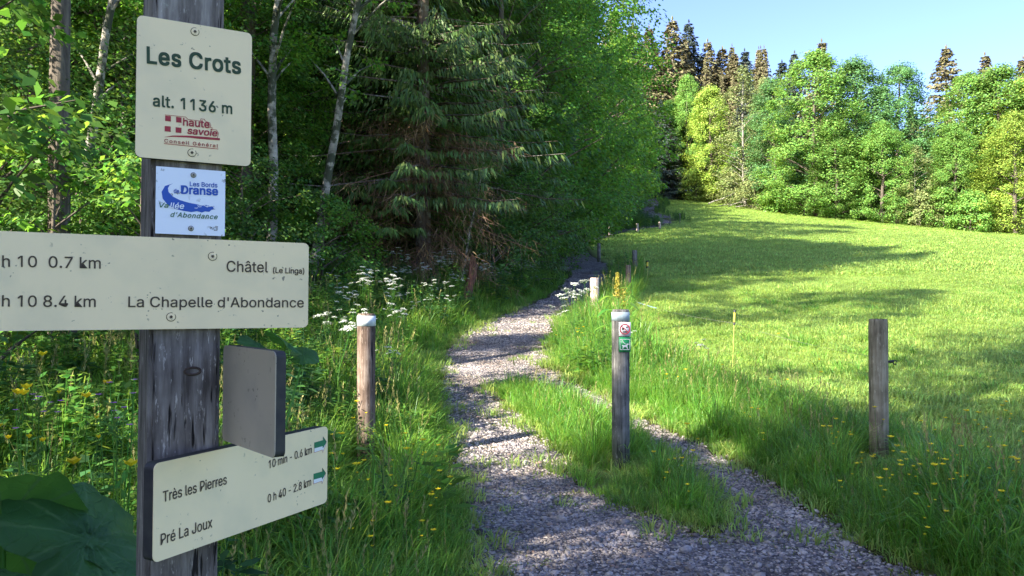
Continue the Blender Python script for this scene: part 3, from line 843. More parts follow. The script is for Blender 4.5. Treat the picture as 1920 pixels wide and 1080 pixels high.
def broadleaf(seed, H, Rm, ncl, per, leaf, base=.06, tr=.16, limbs=26, low=.12, lean=(0, 0), flat=.6, rc=None, bare_top=False, stems=1):
    """trunk mesh data and crown mesh data (in metres, base at the origin)"""
    rng = np.random.default_rng(seed)
    tmb, cmb = MB(), MB()
    zt = np.linspace(0, H * .93, 9)
    wob = np.cumsum(rng.normal(0, .035 * H / 9, (9, 2)), 0); wob[0] = 0
    tp = np.stack([wob[:, 0] + lean[0] * zt, wob[:, 1] + lean[1] * zt, zt - .15 * (zt == 0)], -1)
    tmb.tube(tp, tr * (1 - zt / (H * 1.02)) ** .8 + .01, 8)
    t = rng.random(ncl) ** .9
    a = rng.uniform(0, 6.28, ncl)
    rr = Rm * env(t, low) * (.30 + .70 * rng.random(ncl) ** .45)
    rr = rr * (1 + .22 * np.sin(a * 3 + seed) * np.cos(t * 7 + seed))
    z = (base + (1 - base) * t) * H
    ax_ = np.stack([np.interp(z, zt, tp[:, 0]), np.interp(z, zt, tp[:, 1])], -1)
    C = np.stack([ax_[:, 0] + rr * np.cos(a), ax_[:, 1] + rr * np.sin(a), z], -1)
    rc = rc or Rm * .26
    rcs = rc * rng.uniform(.55, 1.25, ncl)
    for i in rng.choice(ncl, min(limbs, ncl), replace=False):
        zz = max(.05 * H, C[i, 2] - rng.uniform(.25, .8) * rr[i] - .03 * H)
        p0 = np.array([np.interp(zz, zt, tp[:, 0]), np.interp(zz, zt, tp[:, 1]), zz])
        mid = p0 * .5 + C[i] * .5 + [0, 0, .08 * rr[i]]
        r0 = tr * .38 * (1 - zz / H) + .012
        tmb.tube([p0, mid, C[i]], [r0, r0 * .6, r0 * .22], 4, cap=False)
    n = ncl * per
    ci = np.repeat(np.arange(ncl), per)
    off = rdir(n, rng) * (rng.random(n) ** .45)[:, None] * rcs[ci][:, None] * [1, 1, flat]
    P = C[ci] + off
    P[:, 2] = np.maximum(P[:, 2], .08)
    outw = unit(np.stack([P[:, 0] - ax_[ci, 0], P[:, 1] - ax_[ci, 1], np.zeros(n)], -1))
    Nn = unit(rdir(n, rng) * .55 + [0, 0, .75] + outw * .45)
    D = unit(np.cross(Nn, rdir(n, rng)) + outw * .35 - np.array([0, 0, .35]))
    cmb.kites(P, D, Nn, leaf * rng.uniform(.65, 1.25, n), leaf * .72 * rng.uniform(.7, 1.2, n), bow=.08)
    return tmb, cmb

def spruce(seed, H, Rm, step, per_whorl, sprays, spl, spw, tr=.2, clear=.0, hang=.75, power=.85, dead=0, jitter=.2):
    rng = np.random.default_rng(seed)
    tmb, cmb, dmb = MB(), MB(), MB()
    zt = np.linspace(0, H, 8)
    tmb.tube(np.stack([.02 * np.sin(zt), .02 * np.cos(zt * .7) - .02, zt - .15 * (zt == 0)], -1), tr * (1 - zt / H) ** .9 + .008, 8)
    z = clear * H + .3
    while z < H * .985:
        t = z / H
        for k in range(per_whorl):
            a = rng.uniform(0, 6.28)
            L = Rm * (1 - t) ** power * rng.uniform(1 - jitter * 1.6, 1 + jitter) + .15
            dr = .10 + .35 * (1 - t)
            u = np.linspace(0, 1, 5)
            d = np.array([math.cos(a), math.sin(a), 0])
            sp = np.array([0, 0, z]) + d * (L * u)[:, None] + np.array([0, 0, 1]) * (L * (.12 * u - dr * u ** 1.6 + .16 * u ** 4))[:, None]
            tmb.tube(sp, (.010 + .012 * L / 2) * (1 - u * .8), 3, cap=False)
            m = max(5, int(sprays * (.35 + .65 * (1 - t))))
            s_ = rng.uniform(.12, 1.0, m) ** .75
            c = np.stack([np.interp(s_, u, sp[:, j]) for j in range(3)], -1)
            sd1 = np.array([-d[1], d[0], 0]) * rng.choice([-1, 1], m)[:, None]
            wid = (.35 * L * (1 - s_) + .10)[:, None] * rng.random(m)[:, None]
            c = c + sd1 * wid * .8 - np.array([0, 0, 1]) * wid * .25
            D = d * .45 + sd1 * .55 * rng.random(m)[:, None] - np.array([0, 0, 1]) * (hang * rng.uniform(.3, 1.4, m))[:, None]
            cmb.kites(c, D, rdir(m, rng) * .5 + d * .5 + [0, 0, .5], spl * min(1, .35 + .9 * L / Rm) * rng.uniform(.5, 1.25, m), spw * rng.uniform(.7, 1.3, m), mid=.3)
        z += step * rng.uniform(.7, 1.3) * (.55 + .45 * (1 - t))
    # leader
    cmb.kites(np.array([[0, 0, H - .5]] * 4), [[0, 0, 1], [.05, 0, 1], [0, .05, 1], [-.05, 0, 1]], [[1, 0, 0], [0, 1, 0], [1, 1, 0], [1, -1, 0]], .8, spw * .8)
    return tmb, cmb

TREE_SRC = {}
def reg(name, t, c, bark, leaf):
    tm = t.mesh('trunk', [M[bark]], smooth=True); cm = c.mesh('crown', [M[leaf]])
    TREE_SRC[name] = [tm, cm, {}, bark, leaf]

def crown_with(name, leaf):
    src = TREE_SRC[name]
    if leaf is None or leaf == src[4]: return src[1]
    if leaf not in src[2]:
        c = src[1].copy(); c.materials.clear(); c.materials.append(M[leaf]); src[2][leaf] = c
    return src[2][leaf]

_bf = {}
def far_tree_sources():
    # crown height is 1.0*H at real size; used with a scale near 1
    for i, (H, Rm) in enumerate(((16, 4.2), (18, 4.8), (14, 4.6), (19, 3.9))):
        t, c = broadleaf(100 + i, H, Rm, 250, 110, .20, base=.02, tr=.24, limbs=40, low=.10, rc=.9, flat=.85)
        reg('far_broad%d' % i, t, c, 'bark', 'leaf_far')
    for i, (H, Rm) in enumerate(((26, 6.0), (28, 5.6), (24, 6.2))):
        t, c = spruce(120 + i, H, Rm, .50, 8, 24, .8, .24, tr=.26, hang=.65, power=1.0)
        reg('far_spruce%d' % i, t, c, 'bark_spruce', 'needle_brown')
    t, c = broadleaf(130, 17, 3.6, 170, 40, .24, base=.03, tr=.15, limbs=80, rc=.8, flat=.9)
    reg('far_wispy', t, c, 'bark_pale', 'leaf_olive')
    for i, (H, Rm) in enumerate(((3.2, 2.2), (4.2, 2.4), (2.4, 2.0))):
        t, c = broadleaf(140 + i, H, Rm, 60, 60, .20, base=.0, tr=.05, limbs=20, low=.25, rc=.7)
        reg('far_shrub%d' % i, t, c, 'bark', 'leaf_far')
far_tree_sources()
for i, (H, Rm) in enumerate(((9.5, 2.3), (11, 2.7), (8, 2.2), (12, 3.0))):
    t, c = broadleaf(200 + i, H, Rm, 300, 120, .085, base=.05, tr=.11, limbs=60, rc=.52, flat=.55, low=.15)
    reg('near_broad%d' % i, t, c, 'bark', 'leaf')
for i, (H, Rm) in enumerate(((14, 3.2), (16, 3.6))):
    t, c = broadleaf(210 + i, H, Rm, 300, 80, .16, base=.03, tr=.2, limbs=60, rc=.75, flat=.6)
    reg('mid_broad%d' % i, t, c, 'bark', 'leaf')
t, c = spruce(220, 17, 3.1, .32, 8, 115, .22, .042, tr=.17, hang=1.05, clear=.10); reg('near_spruce0', t, c, 'bark_spruce', 'needle')
t, c = spruce(221, 15, 2.7, .34, 7, 100, .21, .042, tr=.15, hang=.95, clear=.02); reg('near_spruce1', t, c, 'bark_spruce', 'needle')
t, c = broadleaf(230, 10, 1.0, 46, 60, .075, base=.42, tr=.085, limbs=24, rc=.42, lean=(.04, 0)); reg('birch0', t, c, 'bark_birch', 'leaf_light')
t, c = broadleaf(231, 9, 1.1, 50, 60, .075, base=.40, tr=.075, limbs=24, rc=.42, lean=(.17, 0)); reg('birch1', t, c, 'bark_birch', 'leaf')
for i, (H, Rm) in enumerate(((2.2, 1.3), (3.0, 1.5))):
    t, c = broadleaf(240 + i, H, Rm, 90, 70, .07, base=.0, tr=.03, limbs=26, low=.3, rc=.32)
    reg('near_shrub%d' % i, t, c, 'bark', 'leaf')
t, c = broadleaf(250, 3.4, 1.0, 60, 26, .10, base=.2, tr=.022, limbs=30, rc=.26, flat=.5); reg('maple_sapling', t, c, 'bark', 'leaf')

def tree(name, src, x, y, label, cat='tree', group=None, scale=1.0, rot=None, leaf=None, sz=None, tilt=None, trunk_label=None):
    z = g1(x, y) - .05
    o = empty(name, (x, y, z), random.uniform(0, 6.28) if rot is None else rot, label, cat, group)
    o.scale = (scale, scale, sz or scale)
    if tilt: o.rotation_euler = (tilt[0], tilt[1], o.rotation_euler[2])
    obj('trunk', TREE_SRC[src][0], o)
    obj('crown', crown_with(src, leaf), o)
    return o

def tree_top(name, src, px, Y, top, H, label, **kw):
    """place by compass column and height of the top seen from the eye"""
    x = col(px, Y); z = g1(x, Y)
    need = EYE + (560 - top) / F * Y - z
    s = need / H
    wd = kw.pop('wide', 1.0)
    return tree(name, src, x, Y, label, scale=s * wd, sz=s, **kw)

exec_sections = True
# --- trees standing along the far right edge of the meadow (front row)
RG = 'broadleaf trees lining the top of the meadow'
fr = [  # px, Y, top row, source, H, leaf, wide, label
 (1530, 91, 100, 'far_broad1', 18, 'leaf_far', 1.15, 'tall round-topped green tree with the dark spruce tip behind it'),
 (1612, 93, 112, 'far_broad0', 16, 'leaf_far_cool', 1.0, 'airy bluish green tree right of the tallest round-topped tree'),
 (1692, 92, 120, 'far_broad3', 19, 'leaf_far_cool', 1.15, 'loose dome-headed tree where the treeline dips before the lone spruce'),
 (1450, 98, 150, 'far_broad3', 19, 'leaf_far_cool', .95, 'cool green tree right of the olive wispy tree'),
 (1815, 90, 140, 'far_broad1', 18, 'leaf_far', 1.0, 'green tree just right of the lone spruce top'),
 (1880, 88, 128, 'far_broad0', 16, 'leaf_far', 1.0, 'bright tree near the right end of the treeline with bare limbs inside'),
 (1960, 86, 125, 'far_broad2', 14, 'leaf_far_yellow', 1.0, 'tree cut by the right edge of the view'),
 (1655, 86, 232, 'far_broad2', 14, 'leaf_far', .95, 'lower bright tree in front with several brown stems at its foot'),
 (1795, 84, 232, 'far_broad0', 16, 'leaf_far', .95, 'rounded bright green tree in front below the lone spruce'),
 (1905, 80, 215, 'far_broad2', 14, 'leaf_far_yellow', .95, 'yellow-green low tree at the right edge of the meadow'),
 (1565, 88, 215, 'far_broad3', 19, 'leaf_far', 1.1, 'leafy tree in front with a straight dark stem showing'),
 (1720, 84, 275, 'far_wispy', 17, 'leaf_olive', 1.25, 'small olive-grey wispy tree between two bright trees'),
 (1335, 114, 165, 'far_broad0', 16, 'leaf_far_yellow', .85, 'pale green round tree left of the olive wispy tree'),
 (1292, 118, 142, 'far_broad3', 19, 'leaf_far', .75, 'slim green tree in front of the dark spruces'),
 (1398, 104, 128, 'far_wispy', 17, 'leaf_olive', 1.0, 'tall olive-brown wispy tree at the meadow corner'),
 (1432, 106, 148, 'far_wispy', 17, 'leaf_olive', .8, 'thin olive tree with sparse twiggy top beside the taller olive one'),
]
for px, Y, top, src, H, lf, wd, lab in fr:
    tree_top('broadleaf_tree', src, px, Y, top, H, lab, wide=wd * 1.2, leaf=lf, group=RG)
# --- conifers on the slope behind
CG = 'spruces standing above the broadleaf trees'
cf = [
 (1150, 128, 20, 'far_spruce0', 26, 'needle_brown', 'brown-tinged spruce partly behind the overhanging leaves'),
 (1188, 132, 42, 'far_spruce2', 24, 'needle_brown', 'leftmost full spruce on the skyline beside the overhanging leaves'),
 (1218, 127, 46, 'far_spruce1', 28, 'needle_brown', 'brown-olive spruce second along the skyline group'),
 (1262, 128, 30, 'far_spruce0', 26, 'needle_brown', 'tallest brown-olive spruce of the skyline group'),
 (1293, 133, 36, 'far_spruce1', 28, 'needle_dark', 'dark blue spruce right beside the tallest brown one'),
 (1328, 134, 72, 'far_spruce0', 26, 'needle_brown', 'narrow spruce after the dark blue one'),
 (1356, 136, 86, 'far_spruce2', 24, 'needle_brown', 'spruce third from the right end of the skyline group'),
 (1378, 131, 94, 'far_spruce1', 28, 'needle_brown', 'brown spruce second from the right end of the skyline group'),
 (1398, 137, 90, 'far_spruce0', 26, 'needle_dark', 'dark spruce at the right end of the skyline group'),
 (1240, 116, 185, 'far_spruce2', 24, 'needle_dark', 'dark spruce at the back of the shaded gap above the path'),
 (1268, 120, 225, 'far_spruce1', 28, 'needle_dark', 'deep shaded spruce beside the gap where the path ends'),
 (1492, 118, 94, 'far_spruce1', 28, 'needle_dark', 'small spruce tip left of the tallest round tree'),
 (1543, 112, 72, 'far_spruce0', 26, 'needle_brown', 'reddish spruce tip peeking above the tallest round tree'),
 (1468, 122, 112, 'far_spruce2', 24, 'needle_dark', 'faint spruce tip above the cool green tree'),
 (1777, 100, 84, 'far_spruce2', 24, 'needle_brown', 'lone pointed spruce rising above the middle of the treeline'),
 (1850, 104, 97, 'far_spruce1', 28, 'needle_brown', 'thin spruce tip right of the lone pointed spruce'),
 (1922, 102, 104, 'far_spruce0', 26, 'needle_brown', 'spruce half cut off by the right edge'),
]
for px, Y, top, src, H, lf, lab in cf:
    tree_top('spruce_tree', src, px, Y, top, H, lab, leaf=lf, group=CG, wide=1.55)
# shrubs under the treeline, on the meadow's edge
SG = 'leafy shrubs along the upper edge of the meadow'
sh = [(1310, 372, 'far_shrub0', 'leaf_far_yellow', 1.3, 'sunlit yellow-green bush beside the end of the path'),
 (1335, 380, 'far_shrub1', 'leaf_far_yellow', 1.0, 'pale bush left of the fallen branches'),
 (1375, 388, 'far_shrub1', 'leaf_olive', 1.1, 'olive bush behind the fallen branches'),
 (1420, 396, 'far_shrub0', 'leaf_olive', 1.2, 'dull olive bush right of the fallen branches'),
 (1468, 402, 'far_shrub2', 'leaf_far', 1.4, 'low spreading bush below the cool green tree'),
 (1515, 408, 'far_shrub1', 'leaf_far', .9, 'bush below the tallest round tree'),
 (1560, 412, 'far_shrub0', 'leaf_far', 1.0, 'bush beside the straight dark stem'),
 (1600, 415, 'far_shrub2', 'leaf_far', 1.0, 'bush left of the brown stems'),
 (1690, 424, 'far_shrub0', 'leaf_far', .9, 'bush right of the brown stems'),
 (1735, 428, 'far_shrub1', 'leaf_olive', .9, 'olive bush below the small wispy tree'),
 (1780, 433, 'far_shrub1', 'leaf_far', 1.0, 'bright bush at the foot of the rounded front tree'),
 (1832, 438, 'far_shrub0', 'leaf_far', 1.2, 'wide bright bush near the right end of the meadow edge'),
 (1885, 440, 'far_shrub1', 'leaf_far_yellow', 1.0, 'yellow-green bush second from the right edge'),
 (1935, 442, 'far_shrub0', 'leaf_far', 1.2, 'bush cut by the right edge of the view')]
for px, row, src, lf, s_, lab in sh:
    x, y = onground(px, row, far=125)
    y = min(y, 112); x = col(px, y)
    tree('bush', src, x, y + 1.0, lab, cat='bush', group=SG, scale=s_, leaf=lf)

# --- left forest edge, nearest first
LG = 'trees along the left forest edge'
lf_ = [  # px, Y, source, leaf, scale, label
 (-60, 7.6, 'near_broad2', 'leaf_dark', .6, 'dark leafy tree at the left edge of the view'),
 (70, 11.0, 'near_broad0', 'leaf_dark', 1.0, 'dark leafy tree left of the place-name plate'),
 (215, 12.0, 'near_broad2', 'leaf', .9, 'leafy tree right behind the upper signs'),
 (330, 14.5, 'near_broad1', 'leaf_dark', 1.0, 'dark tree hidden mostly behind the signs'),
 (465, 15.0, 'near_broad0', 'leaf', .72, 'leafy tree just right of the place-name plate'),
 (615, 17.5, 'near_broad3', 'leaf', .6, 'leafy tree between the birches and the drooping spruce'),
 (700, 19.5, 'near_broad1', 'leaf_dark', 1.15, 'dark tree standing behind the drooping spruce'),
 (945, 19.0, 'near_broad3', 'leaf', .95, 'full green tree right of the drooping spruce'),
 (1015, 24.0, 'near_broad1', 'leaf', 1.25, 'green tree behind the white-flower bank'),
 (1065, 30.0, 'mid_broad0', 'leaf_light', .85, 'tall green tree beyond the bend of the path'),
 (1070, 39.0, 'mid_broad1', 'leaf', 1.15, 'big tree whose leaves overhang the verge posts'),
 (1100, 50.0, 'mid_broad0', 'leaf_light', 1.6, 'highest leafy tree against the sky beside the spruces'),
 (1155, 57.0, 'mid_broad1', 'leaf_light', .85, 'sunlit tree with pale leaves above the far posts'),
 (1165, 70.0, 'mid_broad0', 'leaf_far_cool', .92, 'tree reaching over the far end of the path'),
 (1195, 84.0, 'mid_broad1', 'leaf_light', .72, 'small bright tree next to the dark gap'),
]
for px, Y, src, lf, s_, lab in lf_:
    tree('broadleaf_tree', src, col(px, Y), Y, lab, group=LG, scale=s_, leaf=lf)
tree('spruce_tree', 'near_spruce0', col(795, 16.5), 16.5, 'large spruce with long drooping lit branches at the forest edge', group='spruces in the left forest', scale=1.0)
tree('spruce_tree', 'near_spruce1', col(690, 17.5), 17.5, 'spruce with dead brown lower twigs left of the large one', group='spruces in the left forest', scale=1.0)
tree('spruce_tree', 'near_spruce1', col(875, 20.5), 20.5, 'darker spruce right behind the large drooping one', group='spruces in the left forest', scale=1.1)
tree('spruce_tree', 'near_spruce1', col(20, 13.5), 13.5, 'dark spruce behind the left edge foliage', group='spruces in the left forest', scale=.9)
BG = 'pale-barked birches at the forest edge'
def birch(px, Y, src, rot, s, lab, leaf=None):
    tree('birch_tree', src, col(px, Y), Y, lab, cat='tree', group=BG, scale=s, rot=rot, leaf=leaf)
birch(505, 12.6, 'birch0', .1, .95, 'white birch just right of the signs')
birch(571, 13.2, 'birch1', 0.05, 1.0, 'pale birch leaning over to the right of the first')
birch(104, 10.2, 'birch1', -.05, .9, 'pale birch leaning behind the place-name plate on its left', 'leaf_dark')
birch(858, 15.2, 'birch1', .1, .33, 'thin leaning birch beside the torn red stump', 'leaf_dark')
birch(235, 11.6, 'birch0', 2.0, .8, 'slim pale birch half behind the left of the signpost')
SG2 = 'understorey shrubs under the left forest edge'
for px, Y, src, lf, s_, lab in (
 (10, 8.2, 'near_shrub0', 'leaf', .7, 'leafy shrub under the far left trees'),
 (150, 9.8, 'near_shrub1', 'leaf', .6, 'shrub left of the wooden signpost'),
 (300, 10.5, 'near_shrub0', 'leaf_dark', 1.1, 'dark shrub behind the wooden signpost'),
 (450, 11.6, 'near_shrub1', 'leaf_dark', .85, 'dark shrub just right of the trail emblem plate'),
 (600, 13.2, 'near_shrub0', 'leaf', .85, 'green shrub at the feet of the birches'),
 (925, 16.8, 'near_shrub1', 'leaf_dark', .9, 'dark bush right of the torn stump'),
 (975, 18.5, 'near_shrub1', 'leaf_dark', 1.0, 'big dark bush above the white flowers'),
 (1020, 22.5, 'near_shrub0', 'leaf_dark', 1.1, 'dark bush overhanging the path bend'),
 (1045, 33.0, 'near_shrub1', 'leaf_light', 1.2, 'light green bush behind the two dark fence posts'),
 (1075, 44.0, 'near_shrub0', 'leaf_light', 1.4, 'light bush under the overhanging tree'),
 (1160, 62.0, 'near_shrub1', 'leaf', 1.4, 'bush beside the far path')):
    tree('shrub', src, col(px, Y), Y, lab, cat='bush', group=SG2, scale=s_, leaf=lf)
MG = 'young maples with broad pale leaves'
for px, Y, s_, r_, lab in ((262, 6.2, .62, 1.0, 'young maple with broad pale leaves left of the trail emblem plate'),
                       (90, 7.0, .72, 2.2, 'young maple with broad leaves left of the signpost in the shade'),
                       (-60, 5.6, 1.15, 4.0, 'young maple at the top left corner with bright leaves')):
    tree('maple_sapling', 'maple_sapling', col(px, Y), Y, lab, cat='sapling', group=MG, scale=s_, rot=r_)

# brown dead twigs hanging low in the spruces
def dead_twigs(seed, n, cx, cy, z0, z1, rad):
    rng = np.random.default_rng(seed); mb = MB()
    for i in range(46):
        a = rng.uniform(-2.6, -.5); L = rad * rng.uniform(.5, 1.0); z = rng.uniform(z0, z1)
        d = np.array([math.cos(a), math.sin(a), -.35]); u = np.linspace(0, 1, 4)[:, None]
        p = np.array([0, 0, z]) + d * L * u + rng.normal(0, .04, (4, 3))
        mb.tube(p, [.014, .01, .007, .004], 3, 0, cap=False)
        k = n // 46
        s_ = rng.uniform(.2, 1, k)
        c = np.array([0, 0, z]) + d * (L * s_)[:, None] + rng.normal(0, .09, (k, 3))
        D = d * .5 + rdir(k, rng) * .7 - [0, 0, .7]
        mb.kites(c, D, rdir(k, rng), rng.uniform(.12, .42, k), rng.uniform(.006, .014, k), mid=.2)
    return mb.mesh('dead_branches', [M['dead']])
sp = [o for o in COL.objects if o.name.startswith('spruce_tree') and 'left forest' in o.get('group', '')]
dm = dead_twigs(5, 4600, 0, 0, .5, 3.8, 2.7)
for o, r_ in ((sp[0], 0.0), (sp[1], .4)):
    d = obj('dead_branches', dm, o); d['kind'] = 'stuff'
    d.rotation_euler = (0, 0, -o.rotation_euler.z + r_)

# --- the depth of the woods: one mass nobody could count
def wood_src(src, leaf):
    a, b = TREE_SRC[src][0], crown_with(src, leaf)
    mb = MB()
    for me, mi in ((a, 0), (b, 1)):
        v = np.empty(len(me.vertices) * 3, np.float32); me.vertices.foreach_get('co', v)
        q = np.empty(len(me.loops), np.int32); me.loops.foreach_get('vertex_index', q)
        mb.add(v.reshape(-1, 3), q.reshape(-1, 4), mi)
    return obj('wood_tree', mb.mesh('wood_tree', [M['bark'], M[leaf]]), link=False)
WS = [wood_src('mid_broad0', 'leaf_dark'), wood_src('mid_broad1', 'leaf'), wood_src('far_spruce0', 'needle_dark'), wood_src('far_spruce2', 'needle'), wood_src('far_broad2', 'leaf_far'), wood_src('far_broad0', 'leaf_far_cool'), wood_src('near_shrub1', 'leaf_dark')]
WS8 = wood_src('far_spruce1', 'needle_brown')
wp, wsc, wv = [], [], []
def addw(x, y, v, s):
    wp.append((x, y, g1(x, y) - .1)); wsc.append(s); wv.append(v)
rw = random.Random(3)
# left forest behind the edge trees: (y, distance in from the edge)
for y in np.arange(9, 118, 3.3):
    ex = np.interp(y, [9, 12, 16, 22, 30, 40, 55, 70, 84, 100, 118], [-9.5, -9.5, -6.5, -3.8, -2.2, -1.5, 2.5, 6.5, 10.5, 14.0, 17])
    sc_lo, sc_hi = np.interp(y, [9, 14, 17, 27, 31, 44, 50, 118], [.36, .36, .58, .62, .42, .42, .7, .7]), np.interp(y, [9, 14, 17, 27, 31, 44, 50, 118], [.5, .5, .72, .76, .55, .55, .95, .95])
    for k in range(5):
        x = ex - 1.0 - k * 3.4 + rw.uniform(-1, 1)
        if k > 3 and y > 30 and rw.random() < .5: continue
        addw(x, y + rw.uniform(-1.2, 1.2), rw.choice([0, 0, 1, 2, 3]) if k else rw.choice([0, 1]), rw.uniform(sc_lo, sc_hi))
for y in np.arange(12, 110, 2.2):
    ex = np.interp(y, [9, 12, 16, 22, 30, 40, 55, 70, 84, 100, 118], [-8.5, -8, -5.5, -3, -1.2, -.5, 3.5, 8, 11.5, 15.5, 18])
    addw(ex - .2 + rw.uniform(-.8, .8), y, 6, rw.uniform(.8, 1.3))
    addw(ex - 2.5 + rw.uniform(-.8, .8), y, 6, rw.uniform(.8, 1.5))
for a_ in ((-1.5, 21.5, 0, .95), (-.3, 25.5, 1, .9), (-4.5, 18.5, 0, .95), (.2, 30, 0, .95), (.5, 34, 1, .7), (-3.5, 23, 1, 1.0)): addw(*a_)  # extra trees added behind the edge to shade a lit gap on the meadow
# woods behind the right treeline and up the slope
for i in range(90):
    x = rw.uniform(24, 86); y = rw.uniform(4, 30) + 112 - .62 * (x - 20)
    addw(x, y, rw.choice([3, 4, 5, 5, 4]), rw.uniform(.6, .8))
for i in range(60):
    x = rw.uniform(6, 42); y = rw.uniform(122, 150)
    addw(x, y, rw.choice([2, 3, 2]), rw.uniform(.55, .8))
for i in range(46):
    addw(rw.uniform(14, 42), rw.uniform(128, 142), 7, rw.uniform(.7, .95))
for i in range(14):          # shade in the gap
    addw(rw.uniform(20.5, 27), rw.uniform(119, 128), 6 if i % 2 else 0, rw.uniform(.7, 1.3))
n = len(wp)
scatter('forest', np.array(wp), RNG.uniform(0, 6.28, n), np.zeros((n, 2)), np.array(wsc), np.minimum(np.array(wv), 7), WS + [WS8], label=None)

# ------------------------------------------------------------------ unseen woodland left of view and behind the camera, placed to shade the foreground
sp_, ss_, sv_ = [], [], []
def adds(x, y, v, s):
    sp_.append((x, y, g1(x, y) - .1)); ss_.append(s); sv_.append(v)
SHADE = []
def pq(p, q, v, sc_): SHADE.append((.62 * p + .78 * q, -.78 * p + .62 * q, v, sc_))
for p, q, v, sc_ in ((-1.9, -9, 0, .6), (-1.9, -4.6, 0, .5), (-1.6, -6, 1, .55), (-.2, -7.5, 0, .62), (1.2, -6, 0, .5), (2.6, -7.5, 1, .6), (-1.2, -12, 1, .8), (1.6, -12, 0, .85), (4.0, -9, 0, .7), (5, -14, 1, .9), (-7, -16, 2, .5),
                     (-6.0, -1.6, 0, .28), (-13.2, -6, 0, .55), (-15.5, -4.5, 1, .55), (-7.0, -2.6, 1, .27)):
    pq(p, q, v, sc_)
for a in SHADE: adds(*a)
# added tall trees with raised crowns, placed to throw separate shadow patches on the meadow
t, c = broadleaf(260, 17, 2.5, 110, 60, .17, base=.6, tr=.14, limbs=30, rc=.7, flat=.7)
reg('high_crown', t, c, 'bark', 'leaf')
WS.append(wood_src('high_crown', 'leaf'))
for tx, ty, ss in ((9.0, 11.4, .8), (6.2, 15.8, .7), (3.5, 5.7, .6), (7.0, 9.4, .95), (1.29, 5.1, .5), (2.1, 4.9, .5), (-.58, 4.9, .42)):
    adds(tx - 14.8 * ss, ty - 11.8 * ss, 7, ss)
for tx, ty, ss in ((-5, 14.5, 1.05), (-4.6, 17.5, 1.05), (-3, 19.7, 1.05), (-7, 19, 1.1), (-6.8, 16, 1.05), (-9, 21, 1.1), (-9.5, 15, 1.0), (-11.5, 12.5, 1.05), (-12, 17, 1.1), (-5.5, 22, 1.1)): adds(tx, ty, 7, ss)  # more added high crowns, for the shade band farther up the meadow
n = len(sp_)
scatter('shade_woods', np.array(sp_), RNG.uniform(0, 6.28, n), np.zeros((n, 2)), np.array(ss_), np.array(sv_), WS)
